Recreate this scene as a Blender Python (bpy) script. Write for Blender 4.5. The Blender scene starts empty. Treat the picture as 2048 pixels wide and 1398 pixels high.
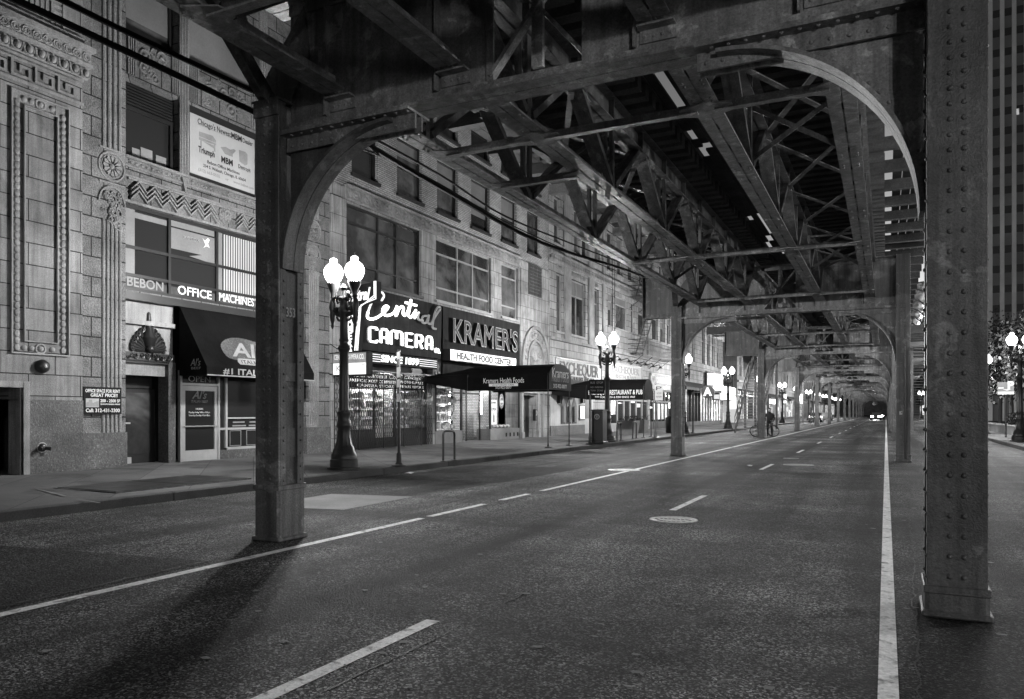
import bpy, math, random
from mathutils import Vector, Matrix
random.seed(11)
S = bpy.context.scene
COL = S.collection
PI = math.pi
# ------------------------------------------------------------------ measured camera
F, VX, HY, H = 1520.0, 1772.0, 824.0, 1.5
YAW = math.atan((VX - 1024) / F)
CC, SS = math.cos(YAW), math.sin(YAW)

def yat(px, X):                     # world y where a sight line meets the plane x = X
    t = (px - 1024) / F
    return X * (t * SS + CC) / (t * CC - SS)
def xat(px, Y):
    t = (px - 1024) / F
    return Y * (t * CC - SS) / (t * SS + CC)
def zc(X, Y):
    return -X * SS + Y * CC
def zat(px, py, X):
    return H + (HY - py) / F * zc(X, yat(px, X))
def zatY(px, py, Y):
    return H + (HY - py) / F * zc(xat(px, Y), Y)
def ground(px, py, Z=0.0):
    z = F * (H - Z) / (py - HY)
    x = (px - 1024) / F * z
    return (x * CC - z * SS, x * SS + z * CC)
def rect(pxl, pyt, pyb, pxr, X):    # rectangle on a facade plane: y0, y1, z0, z1
    return (yat(pxl, X), yat(pxr, X), zat(pxl, pyb, X), zat(pxl, pyt, X))

# ------------------------------------------------------------------ mesh builder
class MB:
    def __init__(s):
        s.v = []; s.f = []
    def add(s, vs, fs):
        n = len(s.v)
        s.v += [tuple(v) for v in vs]
        s.f += [tuple(i + n for i in f) for f in fs]
        return s
    def quad(s, a, b, c, d):
        return s.add([a, b, c, d], [(0, 1, 2, 3)])
    def box(s, x0, x1, y0, y1, z0, z1):
        if x0 > x1: x0, x1 = x1, x0
        if y0 > y1: y0, y1 = y1, y0
        if z0 > z1: z0, z1 = z1, z0
        return s.add([(x0,y0,z0),(x1,y0,z0),(x1,y1,z0),(x0,y1,z0),(x0,y0,z1),(x1,y0,z1),(x1,y1,z1),(x0,y1,z1)],
                     [(0,3,2,1),(4,5,6,7),(0,1,5,4),(1,2,6,5),(2,3,7,6),(3,0,4,7)])
    def bbox(s, x0, x1, y0, y1, z0, z1, b=.01):      # box with chamfered vertical & horizontal edges
        if x0 > x1: x0, x1 = x1, x0
        if y0 > y1: y0, y1 = y1, y0
        if z0 > z1: z0, z1 = z1, z0
        def ring(x0, x1, y0, y1, z, c):
            return [(x0+c,y0,z),(x1-c,y0,z),(x1,y0+c,z),(x1,y1-c,z),(x1-c,y1,z),(x0+c,y1,z),(x0,y1-c,z),(x0,y0+c,z)]
        vs = ring(x0+b,x1-b,y0+b,y1-b,z0,b) + ring(x0,x1,y0,y1,z0+b,b) + ring(x0,x1,y0,y1,z1-b,b) + ring(x0+b,x1-b,y0+b,y1-b,z1,b)
        fs = [tuple(range(7,-1,-1)), tuple(range(24,32))]
        for k in range(3):
            for i in range(8):
                j = (i+1) % 8
                fs.append((k*8+i, k*8+j, k*8+8+j, k*8+8+i))
        return s.add(vs, fs)
    def bar(s, p, q, w, h, up=(0,0,1)):
        p, q = Vector(p), Vector(q)
        d = (q - p).normalized(); u = Vector(up)
        if abs(d.dot(u)) > .98: u = Vector((1,0,0))
        a = d.cross(u).normalized(); b = a.cross(d).normalized()
        vs = []
        for e in (p, q):
            for i, j in ((-1,-1),(1,-1),(1,1),(-1,1)):
                vs.append(e + a*(i*w/2) + b*(j*h/2))
        return s.add(vs, [(0,3,2,1),(4,5,6,7),(0,1,5,4),(1,2,6,5),(2,3,7,6),(3,0,4,7)])
    def tube(s, pts, r, n=8, closed=False):
        pts = [Vector(p) for p in pts]; N = len(pts)
        rs = r if isinstance(r, (list, tuple)) else [r]*N
        prev = None; vs = []
        for i in range(N):
            if closed: d = pts[(i+1) % N] - pts[i-1]
            else: d = pts[min(i+1, N-1)] - pts[max(i-1, 0)]
            d.normalize()
            if prev is None:
                u = Vector((0,0,1)) if abs(d.z) < .9 else Vector((1,0,0))
                a = d.cross(u).normalized()
            else:
                a = prev - d*prev.dot(d)
                a = a.normalized() if a.length > 1e-6 else d.orthogonal().normalized()
            prev = a; b = d.cross(a)
            for k in range(n):
                t = 2*PI*k/n
                vs.append(pts[i] + (a*math.cos(t) + b*math.sin(t))*rs[i])
        fs = []
        for i in range(N if closed else N-1):
            j = (i+1) % N
            for k in range(n):
                l = (k+1) % n
                fs.append((i*n+k, i*n+l, j*n+l, j*n+k))
        if not closed:
            fs.append(tuple(range(n-1,-1,-1))); fs.append(tuple((N-1)*n+k for k in range(n)))
        return s.add(vs, fs)
    def lathe(s, prof, cx=0, cy=0, z0=0, n=16, flute=0, fl_rng=None):
        vs = []; fs = []
        for (r, z) in prof:
            for k in range(n):
                t = 2*PI*k/n
                rr = r
                if flute and fl_rng and fl_rng[0] <= z <= fl_rng[1] and k % 2: rr = r*(1-flute)
                vs.append((cx+rr*math.cos(t), cy+rr*math.sin(t), z0+z))
        m = len(prof)
        for i in range(m-1):
            for k in range(n):
                l = (k+1) % n
                fs.append((i*n+k, i*n+l, (i+1)*n+l, (i+1)*n+k))
        fs.append(tuple(range(n-1,-1,-1))); fs.append(tuple((m-1)*n+k for k in range(n)))
        return s.add(vs, fs)
    def sphere(s, c, r, n=10, m=6, sc=(1,1,1)):
        vs = []; fs = []
        for i in range(1, m):
            p = PI*i/m
            for k in range(n):
                t = 2*PI*k/n
                vs.append((c[0]+r*sc[0]*math.sin(p)*math.cos(t), c[1]+r*sc[1]*math.sin(p)*math.sin(t), c[2]+r*sc[2]*math.cos(p)))
        top = len(vs); vs.append((c[0],c[1],c[2]+r*sc[2])); vs.append((c[0],c[1],c[2]-r*sc[2]))
        for i in range(m-2):
            for k in range(n):
                l = (k+1) % n
                fs.append((i*n+k, (i+1)*n+k, (i+1)*n+l, i*n+l))
        for k in range(n):
            l = (k+1) % n
            fs.append((top, k, l)); fs.append((top+1, (m-2)*n+l, (m-2)*n+k))
        return s.add(vs, fs)
    def dome(s, c, nrm, r, n=8):
        c = Vector(c); d = Vector(nrm).normalized(); a = d.orthogonal().normalized(); b = d.cross(a)
        vs = []
        for (rr, hh) in ((1,0),(.86,.42),(.45,.7)):
            for k in range(n):
                t = 2*PI*k/n
                vs.append(c + (a*math.cos(t)+b*math.sin(t))*(r*rr) + d*(r*hh))
        vs.append(c + d*(r*.78)); fs = []
        for i in range(2):
            for k in range(n):
                l = (k+1) % n
                fs.append((i*n+k, i*n+l, (i+1)*n+l, (i+1)*n+k))
        for k in range(n): fs.append((2*n+k, 2*n+(k+1) % n, 3*n))
        return s.add(vs, fs)
    def prism(s, poly, mp, t):      # poly: 2-D outline, mp(u, v, w) -> point, w runs 0..t
        n = len(poly)
        vs = [mp(u, v, 0) for u, v in poly] + [mp(u, v, t) for u, v in poly]
        fs = [tuple(range(n-1,-1,-1)), tuple(range(n, 2*n))]
        for i in range(n):
            j = (i+1) % n
            fs.append((i, j, n+j, n+i))
        return s.add(vs, fs)
    def torus(s, c, R, r, mp, n=14, m=6):   # ring on a plane, mp(u,v,w)
        vs = []; fs = []
        for i in range(n):
            t = 2*PI*i/n
            for k in range(m):
                p = 2*PI*k/m
                vs.append(mp(c[0]+(R+r*math.cos(p))*math.cos(t), c[1]+(R+r*math.cos(p))*math.sin(t), r*math.sin(p)))
        for i in range(n):
            j = (i+1) % n
            for k in range(m):
                l = (k+1) % m
                fs.append((i*m+k, j*m+k, j*m+l, i*m+l))
        return s.add(vs, fs)
    def build(s, name, mat, parent=None, smooth=False, loc=None):
        me = bpy.data.meshes.new(name)
        o = Vector((0,0,0))
        if parent is not None: o = BASE[parent.name]
        elif loc is not None: o = Vector(loc)
        me.from_pydata([(v[0]-o.x, v[1]-o.y, v[2]-o.z) for v in s.v], [], s.f)
        me.materials.append(mat)
        me.validate()
        import bmesh
        bm = bmesh.new(); bm.from_mesh(me)
        bmesh.ops.recalc_face_normals(bm, faces=bm.faces)
        bm.to_mesh(me); bm.free()
        if smooth:
            me.polygons.foreach_set('use_smooth', [True]*len(me.polygons))
            try: me.set_sharp_from_angle(angle=math.radians(38))
            except Exception: pass
        ob = bpy.data.objects.new(name, me)
        COL.objects.link(ob)
        if parent is not None:
            ob.parent = parent
        else: ob.location = o
        BASE[ob.name] = o
        return ob
BASE = {}
def build_split(mb, name, mat, parent):      # every separate piece becomes a part of its own
    par = list(range(len(mb.v)))
    def find(a):
        while par[a] != a: par[a] = par[par[a]]; a = par[a]
        return a
    for f in mb.f:
        for i in f[1:]: par[find(i)] = find(f[0])
    grp = {}
    for f in mb.f: grp.setdefault(find(f[0]), []).append(f)
    for fs in grp.values():
        ids = sorted(set(i for f in fs for i in f)); ix = {i: k for k, i in enumerate(ids)}
        q = MB(); q.v = [mb.v[i] for i in ids]; q.f = [tuple(ix[i] for i in f) for f in fs]; q.build(name, mat, parent)
def tag(o, label=None, cat=None, group=None, kind=None):
    if label: o['label'] = label
    if cat: o['category'] = cat
    if group: o['group'] = group
    if kind: o['kind'] = kind
    return o
def thing(name, label, cat, loc, group=None):
    o = bpy.data.objects.new(name, None); COL.objects.link(o)
    o.empty_display_size = .2
    o.location = loc; BASE[o.name] = Vector(loc)
    return tag(o, label, cat, group)
def struct(name, mb, mat, smooth=False):
    return tag(mb.build(name, mat, smooth=smooth), kind='structure')
def dup(root, loc, label=None, group=None, rz=0):
    r = root.copy(); COL.objects.link(r); r.location = loc
    if rz: r.rotation_euler = (0, 0, rz)
    if label: r['label'] = label
    if group: r['group'] = group
    BASE[r.name] = Vector(loc)
    for ch in root.children:
        c = ch.copy(); COL.objects.link(c); c.parent = r
        for g in ch.children:
            d = g.copy(); COL.objects.link(d); d.parent = c
    return r

# ------------------------------------------------------------------ materials (all neutral: the photograph is black and white)
MAT = {}
def nd(nt, t, **kw):
    n = nt.nodes.new(t)
    for k, v in kw.items(): setattr(n, k, v)
    return n
def mth(nt, op, a, b=None, clamp=False):
    n = nt.nodes.new('ShaderNodeMath'); n.operation = op; n.use_clamp = clamp
    for i, x in enumerate((a, b)):
        if x is None: continue
        if isinstance(x, (int, float)): n.inputs[i].default_value = x
        else: nt.links.new(x, n.inputs[i])
    return n.outputs[0]
def noise(nt, vec, scale, detail=4, rough=.6, dist=0):
    n = nd(nt, 'ShaderNodeTexNoise')
    n.inputs['Scale'].default_value = scale; n.inputs['Detail'].default_value = detail
    n.inputs['Roughness'].default_value = rough; n.inputs['Distortion'].default_value = dist
    nt.links.new(vec, n.inputs['Vector'])
    return n.outputs[0]
def ramp(nt, x, a, b):
    n = nd(nt, 'ShaderNodeMapRange'); n.inputs[1].default_value = a; n.inputs[2].default_value = b
    nt.links.new(x, n.inputs[0]); n.clamp = True
    return n.outputs[0]
def mat(name, v, rough=.7, stain=(.6,.35), grain=(60,.25), bump=(90,.15), spec=.3, metal=0, emis=0,
        streak=0, brick=None, speck=None, coat=0, relief=None, crack=0, stain2=None, agg=None, lane=None):
    m = bpy.data.materials.new(name); m.use_nodes = True; nt = m.node_tree
    b = nt.nodes['Principled BSDF']; L = nt.links
    pos = nd(nt, 'ShaderNodeNewGeometry').outputs['Position']
    val = None
    def mul(x):
        nonlocal val
        val = x if val is None else mth(nt, 'MULTIPLY', val, x)
    if stain and stain[1]:
        n = noise(nt, pos, stain[0], 5, .62)
        mul(mth(nt, 'ADD', mth(nt, 'MULTIPLY', ramp(nt, n, .3, .7), 2*stain[1]), 1-stain[1]))
    if stain2:
        n = noise(nt, pos, stain2[0], 4, .6, .6)
        mul(mth(nt, 'SUBTRACT', 1.0, mth(nt, 'MULTIPLY', ramp(nt, n, stain2[1], stain2[2]), stain2[3])))
    if grain and grain[1]:
        n = noise(nt, pos, grain[0], 2, .7)
        mul(mth(nt, 'ADD', mth(nt, 'MULTIPLY', ramp(nt, n, .25, .75), 2*grain[1]), 1-grain[1]))
    if streak:
        mp = nd(nt, 'ShaderNodeMapping'); mp.inputs['Scale'].default_value = (7, 7, .35)
        L.new(pos, mp.inputs['Vector'])
        n = noise(nt, mp.outputs[0], 1.3, 4, .6)
        mul(mth(nt, 'ADD', mth(nt, 'MULTIPLY', ramp(nt, n, .32, .68), 2*streak), 1-streak))
    bfac = None
    if brick:
        w, h, mo, dark, off = brick
        sp = nd(nt, 'ShaderNodeSeparateXYZ'); L.new(pos, sp.inputs[0])
        cb = nd(nt, 'ShaderNodeCombineXYZ')
        L.new(mth(nt, 'ADD', sp.outputs[1], sp.outputs[0]), cb.inputs[0]); L.new(sp.outputs[2], cb.inputs[1])
        bt = nd(nt, 'ShaderNodeTexBrick'); bt.offset = off
        bt.inputs['Scale'].default_value = 1; bt.inputs['Mortar Size'].default_value = mo
        bt.inputs['Mortar Smooth'].default_value = .2
        bt.inputs['Brick Width'].default_value = w; bt.inputs['Row Height'].default_value = h
        bt.inputs['Color1'].default_value = (1,1,1,1); bt.inputs['Color2'].default_value = (.72,.72,.72,1)
        bt.inputs['Mortar'].default_value = (dark,dark,dark,1); bt.inputs['Bias'].default_value = -.2
        L.new(cb.outputs[0], bt.inputs['Vector'])
        bw = nd(nt, 'ShaderNodeRGBToBW'); L.new(bt.outputs['Color'], bw.inputs[0])
        mul(bw.outputs[0]); bfac = bt.outputs['Fac']
    if speck:
        sc, lo, amt = speck
        n = noise(nt, pos, sc, 1, .5)
        mul(mth(nt, 'ADD', mth(nt, 'MULTIPLY', ramp(nt, n, lo, lo+.12), amt), 1.0))
    if agg:         # stones of the aggregate, each its own tone, with bright glints painted in
        vo = nd(nt, 'ShaderNodeTexVoronoi'); vo.inputs['Scale'].default_value = agg[0]; L.new(pos, vo.inputs['Vector'])
        sp_ = nd(nt, 'ShaderNodeSeparateXYZ'); L.new(vo.outputs['Color'], sp_.inputs[0])
        mul(mth(nt, 'ADD', mth(nt, 'MULTIPLY', mth(nt, 'POWER', sp_.outputs[0], agg[1]), agg[2]), agg[3]))
    if lane:        # truss shadows painted into the colour as strips, with tyre and oil wear
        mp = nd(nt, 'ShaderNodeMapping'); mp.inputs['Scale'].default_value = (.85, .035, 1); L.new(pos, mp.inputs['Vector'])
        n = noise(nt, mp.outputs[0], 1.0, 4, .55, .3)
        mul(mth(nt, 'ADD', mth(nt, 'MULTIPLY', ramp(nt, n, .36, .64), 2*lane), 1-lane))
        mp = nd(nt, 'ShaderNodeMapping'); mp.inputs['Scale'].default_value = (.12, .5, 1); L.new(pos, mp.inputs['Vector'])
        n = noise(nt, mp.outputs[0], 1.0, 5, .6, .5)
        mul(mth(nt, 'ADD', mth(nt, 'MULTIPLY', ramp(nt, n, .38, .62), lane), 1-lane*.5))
    cr = None
    if crack:
        wv = nd(nt, 'ShaderNodeVectorMath', operation='ADD')
        nn = nd(nt, 'ShaderNodeTexNoise'); nn.inputs['Scale'].default_value = 1.6; nn.inputs['Detail'].default_value = 5
        L.new(pos, nn.inputs['Vector'])
        L.new(pos, wv.inputs[0]); L.new(nn.outputs['Color'], wv.inputs[1])
        vo = nd(nt, 'ShaderNodeTexVoronoi', feature='DISTANCE_TO_EDGE'); vo.inputs['Scale'].default_value = crack
        L.new(wv.outputs[0], vo.inputs['Vector'])
        ed = ramp(nt, vo.outputs['Distance'], .002, .007)
        msk = ramp(nt, noise(nt, pos, .31, 2, .5), .47, .51)
        cr = mth(nt, 'MAXIMUM', ed, mth(nt, 'SUBTRACT', 1.0, msk))
        mul(mth(nt, 'ADD', mth(nt, 'MULTIPLY', cr, .75), .25))
    if val is None: fin = None
    else: fin = mth(nt, 'MULTIPLY', val, v, True)
    if fin is not None: L.new(fin, b.inputs['Base Color'])
    else: b.inputs['Base Color'].default_value = (v,v,v,1)
    b.inputs['Roughness'].default_value = rough
    b.inputs['Specular IOR Level'].default_value = spec
    b.inputs['Metallic'].default_value = metal
    if coat:
        b.inputs['Coat Weight'].default_value = coat; b.inputs['Coat Roughness'].default_value = .06
    if rough < .95 and stain:
        n = noise(nt, pos, 3.0, 4, .65)
        L.new(mth(nt, 'ADD', mth(nt, 'MULTIPLY', n, .3), rough-.15, True), b.inputs['Roughness'])
    if bump and bump[1] or bfac is not None:
        h = None
        if bump and bump[1]:
            h = mth(nt, 'MULTIPLY', noise(nt, pos, bump[0], 3, .6), bump[1])
        if relief:
            vo = nd(nt, 'ShaderNodeTexVoronoi'); vo.inputs['Scale'].default_value = relief
            L.new(pos, vo.inputs['Vector'])
            x = mth(nt, 'MULTIPLY', vo.outputs['Distance'], 1.2)
            h = x if h is None else mth(nt, 'ADD', h, x)
        if bfac is not None:
            x = mth(nt, 'MULTIPLY', bfac, -.6)
            h = x if h is None else mth(nt, 'ADD', h, x)
        bp = nd(nt, 'ShaderNodeBump'); bp.inputs['Strength'].default_value = .9; bp.inputs['Distance'].default_value = .02
        L.new(h, bp.inputs['Height']); L.new(bp.outputs[0], b.inputs['Normal'])
    if emis:
        b.inputs['Emission Color'].default_value = (1,1,1,1); b.inputs['Emission Strength'].default_value = emis
    MAT[name] = m
    return m
def emit(name, strength, var=None):
    m = bpy.data.materials.new(name); m.use_nodes = True; nt = m.node_tree
    b = nt.nodes['Principled BSDF']; b.inputs['Base Color'].default_value = (.6,.6,.6,1)
    b.inputs['Emission Color'].default_value = (1,1,1,1); b.inputs['Emission Strength'].default_value = strength
    b.inputs['Roughness'].default_value = .3
    if var:       # uneven glow: goods, shelves and posters behind a lit pane
        pos = nd(nt, 'ShaderNodeNewGeometry').outputs['Position']
        mp = nd(nt, 'ShaderNodeMapping'); mp.inputs['Scale'].default_value = var
        nt.links.new(pos, mp.inputs['Vector'])
        vo = nd(nt, 'ShaderNodeTexVoronoi', distance='CHEBYCHEV'); vo.inputs['Scale'].default_value = 1
        nt.links.new(mp.outputs[0], vo.inputs['Vector'])
        bw = nd(nt, 'ShaderNodeRGBToBW'); nt.links.new(vo.outputs['Color'], bw.inputs[0])
        x = mth(nt, 'POWER', bw.outputs[0], 2.2)
        nt.links.new(mth(nt, 'MULTIPLY', x, strength*2.2), b.inputs['Emission Strength'])
    MAT[name] = m
    return m
STEEL = mat('dark_painted_steel', .085, .5, (.9,.5), (50,.4), (70,.3), .45, streak=.4, stain2=(4,.57,.63,-.8))
STEELL = mat('worn_painted_steel', .17, .5, (.9,.5), (50,.4), (70,.3), .45, streak=.4, stain2=(4,.57,.63,-.8))
COVER = mat('worn_cover_iron', .32, .45, (3,.3), (40,.3), (60,.4), .4)
TARM = mat('tar_filler', .016, .6, (2,.3), (40,.4), (60,.6), .3)
RAILM = mat('rail_steel', .25, .35, (2,.3), (60,.1), (60,.1), .5, metal=.6)
WOOD = mat('tarred_timber', .1, .85, (1.2,.4), (30,.3), (40,.5), .2)
PLANK = mat('grey_planks', .06, .85, (1.2,.4), (30,.3), (40,.5), .2)
IRON = mat('black_iron', .02, .38, (2,.3), (40,.2), (60,.1), .5)
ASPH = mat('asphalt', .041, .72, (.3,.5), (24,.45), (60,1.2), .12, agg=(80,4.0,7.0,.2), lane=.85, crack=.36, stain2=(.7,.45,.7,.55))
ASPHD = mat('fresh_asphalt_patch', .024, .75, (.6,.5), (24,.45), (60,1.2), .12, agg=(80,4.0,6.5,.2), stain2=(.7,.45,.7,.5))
CONC = mat('sidewalk_concrete', .14, .75, (.5,.3), (50,.28), (60,.3), .3, stain2=(.9,.5,.68,.65), brick=(1.52,1.52,.012,.35,0))
CONCP = mat('concrete', .2, .8, (.7,.35), (50,.28), (60,.3), .3)
KERB = mat('kerb_stone', .07, .8, (.9,.4), (40,.3), (60,.3), .3)
PAINT = mat('road_paint', .8, .65, (2.2,.18), (30,.3), (60,.4), .3, stain2=(9,.55,.7,.75))
STONEA = mat('smooth_limestone', .26, .75, (.7,.38), (60,.3), (50,.8), .25, streak=.25, brick=(1.15,.46,.012,.12,.5), stain2=(1.1,.55,.75,.5))
STONEP = mat('carved_limestone', .28, .75, (.9,.38), (60,.3), (50,.8), .25, streak=.22)
STONEB = mat('terracotta_block', .2, .75, (.8,.4), (34,.5), (26,2.2), .25, brick=(.62,.46,.016,.1,.5), stain2=(.8,.5,.7,.6))
STONER = mat('carved_terracotta', .22, .75, (.8,.4), (34,.45), (40,1.5), .25)
GRAN = mat('dark_granite', .085, .5, (1.2,.4), (22,.55), (30,.6), .4, speck=(30,.62,1.2))
BRICK = mat('pale_brick', .42, .8, (.5,.35), (40,.4), (50,.8), .25, brick=(.21,.075,.010,.25,.5))
STONEC = mat('weathered_limestone', .3, .75, (.7,.4), (50,.22), (50,.3), .25, streak=.35, brick=(1.0,.62,.010,.3,.5), stain2=(.9,.5,.72,.5))
STONED = mat('grey_ashlar', .34, .75, (.6,.35), (50,.25), (40,.5), .25, streak=.25, brick=(.75,.42,.014,.15,.5))
STUCCO = mat('pale_stucco', .5, .85, (.7,.2), (50,.12), (60,.2), .2, streak=.12)
STONEF = mat('far_masonry', .24, .8, (.3,.35), (20,.2), (20,.2), .25, streak=.2, brick=(1.2,.6,.012,.5,.5))
DARKF = mat('dark_frame', .02, .45, (2,.2), (40,.2), None, .4)
ALU = mat('aluminium_frame', .42, .4, (2,.15), (60,.1), None, .5, metal=.3)
WFRAME = mat('painted_window_frame', .3, .55, (2,.25), (60,.15), None, .35)
GLASS = mat('window_glass', .022, .06, None, None, (.6,.03), .6)
GLASSM = mat('painted_reflection_glass', .085, .12, (.8,.8), None, (.6,.03), .6, stain2=(.5,.5,.6,.6))  # cloudy window reflections painted into the pane colour
BLIND = mat('blind_behind_glass', .2, .5, (.8,.2), (20,.1), None, .4, coat=1)
SLAT = mat('vertical_blind_behind_glass', .5, .5, None, None, None, .4, coat=.6)
VOID = mat('unlit_interior', .012, .9, (1,.3), None, None, .1)
CANVAS = mat('black_canvas', .006, .85, (1,.45), (30,.3), (3.2,1.2), .08)
CANVASG = mat('dark_grey_canvas', .045, .75, (1,.35), (30,.3), (20,.3), .25)
SIGND = mat('dark_sign_panel', .014, .8, (1,.3), (30,.2), None, .15, streak=.5)
WHITEP = mat('white_lettering', .75, .6, (3,.1), (40,.1), None, .3)
GREYP = mat('grey_lettering', .28, .6, (3,.2), (40,.2), None, .3)
BLACKP = mat('black_lettering', .02, .6, None, None, None, .3)
POSTER = mat('white_poster', .42, .5, (1.5,.1), (30,.06), None, .3)
POSTG = mat('printed_grey', .26, .6, (3,.2), (30,.1), None, .3)
GOODS = mat('shelf_goods', .4, .6, (9,.8), (20,.4), None, .3)
LEAF = mat('leaves', .03, .6, (1.2,.5), (20,.2), None, .3)
BARK = mat('bark', .06, .9, (2,.3), (30,.3), (20,.8), .2)
CARP = mat('car_paint', .05, .25, (1,.1), None, None, .5, coat=.8)
CARS = mat('silver_car_paint', .35, .3, (1,.1), None, None, .5, coat=.8)
RUBBER = mat('rubber', .008, .85, (3,.2), (40,.2), None, .2)
CLOTH = mat('dark_clothing', .02, .85, (4,.3), (40,.2), None, .2)
SKIN = mat('skin', .3, .6, (6,.15), None, None, .3)
TOWERP = mat('tower_pier', .8, .6, (.1,.2), (10,.1), None, .3)
TOWERS = mat('tower_spandrel', .22, .5, (.1,.25), (10,.1), None, .3)
def globe_mat():
    m = bpy.data.materials.new('lit_globe'); m.use_nodes = True; nt = m.node_tree
    nt.nodes.remove(nt.nodes['Principled BSDF']); out = nt.nodes['Material Output']
    e = nd(nt, 'ShaderNodeEmission'); e.inputs[0].default_value = (1,1,1,1); e.inputs[1].default_value = 3.0
    t = nd(nt, 'ShaderNodeBsdfTransparent'); t.inputs[0].default_value = (.9,.9,.9,1)
    a = nd(nt, 'ShaderNodeAddShader'); nt.links.new(e.outputs[0], a.inputs[0]); nt.links.new(t.outputs[0], a.inputs[1])
    nt.links.new(a.outputs[0], out.inputs[0]); m.cycles.emission_sampling = 'NONE'; MAT['lit_globe'] = m
    return m
GLOBE = globe_mat()
NEON = emit('neon_tube', 2.6)
NEONS = emit('soft_neon', .8)
NEONO = mat('unlit_neon_tube', .5, .3, (3,.2), None, None, .4)
LBOX = emit('lit_sign_face', .62)
LBOXD = emit('dim_lit_sign_face', .38)
LAMPIN = emit('shop_lamp', 22)
LAMPD = emit('display_lamp', 130)
LITG = emit('lit_shop_window', 1.3, (2.2,2.2,2.2))
LITG2 = emit('dim_lit_shop_window', .35, (2.8,2.8,2.8))
LITW = emit('bright_far_window', 1.3, (.7,.7,.7))
HEADL = emit('headlight', 60); HEADL.cycles.emission_sampling = 'NONE'
PLATL = emit('platform_lamp', 12)

# ------------------------------------------------------------------ text
def text(body, mat_, parent, o, xd, yd, h, width=None, bold=0.0, ext=.006, shear=0, align='LEFT', name='lettering', space=1.0):
    cu = bpy.data.curves.new(name, 'FONT'); cu.body = body; cu.size = 1; cu.extrude = 0.0
    cu.shear = shear; cu.offset = bold; cu.resolution_u = 3; cu.space_character = space
    ob = bpy.data.objects.new(name, cu)
    me = bpy.data.meshes.new_from_object(ob)
    bpy.data.objects.remove(ob)
    xs = [v.co.x for v in me.vertices]; ys = [v.co.y for v in me.vertices]
    x0, x1, y0 = min(xs), max(xs), 0.0
    y1 = .7
    sy = h/.7; sx = width/(x1-x0) if width else sy
    xd = Vector(xd).normalized(); yd = Vector(yd).normalized(); nd_ = xd.cross(yd)
    off = {'LEFT': 0, 'CENTER': .5, 'RIGHT': 1}[align]*(x1-x0)*sx
    mb = MB(); n = len(me.vertices)
    pts = [Vector(o) + xd*((v.co.x-x0)*sx-off) + yd*((v.co.y-y0)*sy) for v in me.vertices]
    fs = [tuple(p.vertices) for p in me.polygons]
    mb.add([p + nd_*ext for p in pts], fs)
    edges = {}
    for f in fs:
        for i in range(len(f)):
            a, b = f[i], f[(i+1) % len(f)]
            edges[(a,b)] = 1
    side = [(a, b) for (a, b) in edges if (b, a) not in edges]
    mb.v += [tuple(p) for p in pts]
    mb.f += [(a, b, n+b, n+a) for a, b in side]
    bpy.data.meshes.remove(me)
    me2 = bpy.data.meshes.new(name)
    bs = BASE[parent.name]
    me2.from_pydata([(v[0]-bs.x, v[1]-bs.y, v[2]-bs.z) for v in mb.v], [], mb.f); me2.materials.append(mat_)
    ob = bpy.data.objects.new(name, me2); COL.objects.link(ob); ob.parent = parent; BASE[ob.name] = bs
    return ob
XF = ((0,1,0),(0,0,1))              # writing on the left facades: runs along +y, faces the street
def ftext(body, m, parent, X, y, z, h, **k):
    return text(body, m, parent, (X, y, z), XF[0], XF[1], h, **k)
def ctext(body, m, parent, x, Y, z, h, **k):     # writing that faces the camera end of the street
    return text(body, m, parent, (x, Y, z), (1,0,0), (0,0,1), h, **k)

# ------------------------------------------------------------------ camera, world, sun
cam = bpy.data.cameras.new('camera'); co = bpy.data.objects.new('camera', cam); COL.objects.link(co)
co.location = (0, 0, H); co.rotation_euler = (PI/2, 0, YAW)
cam.sensor_width = 36; cam.sensor_fit = 'HORIZONTAL'; cam.lens = 36*F/2048
cam.shift_y = (HY-699)/2048; cam.clip_end = 2000; cam.clip_start = .05
S.camera = co
w = bpy.data.worlds.new('World'); S.world = w; w.use_nodes = True
nt = w.node_tree; bg = nt.nodes['Background']
sky = nt.nodes.new('ShaderNodeTexSky'); sky.sky_type = 'NISHITA'; sky.sun_disc = False
SUN_EL, SUN_AZ = math.radians(3), math.radians(12)
sky.sun_elevation = SUN_EL; sky.sun_rotation = SUN_AZ
bw = nt.nodes.new('ShaderNodeRGBToBW'); nt.links.new(sky.outputs[0], bw.inputs[0])
nt.links.new(bw.outputs[0], bg.inputs[0]); bg.inputs[1].default_value = .068
sl = bpy.data.lights.new('sun', 'SUN'); sl.energy = .05; sl.angle = math.radians(20); sl.color = (1,1,1)
so = bpy.data.objects.new('sun', sl); COL.objects.link(so)
so.rotation_euler = (PI/2-SUN_EL, 0, PI-SUN_AZ); so.location = (0,0,60)
S.view_settings.view_transform = 'Standard'; S.view_settings.look = 'None'
S.cycles.use_denoising = True
S.cycles.sample_clamp_indirect = 4
S.cycles.max_bounces = 6
S.cycles.diffuse_bounces = 3
S.view_settings.gamma = 1; S.view_settings.exposure = .35
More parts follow.
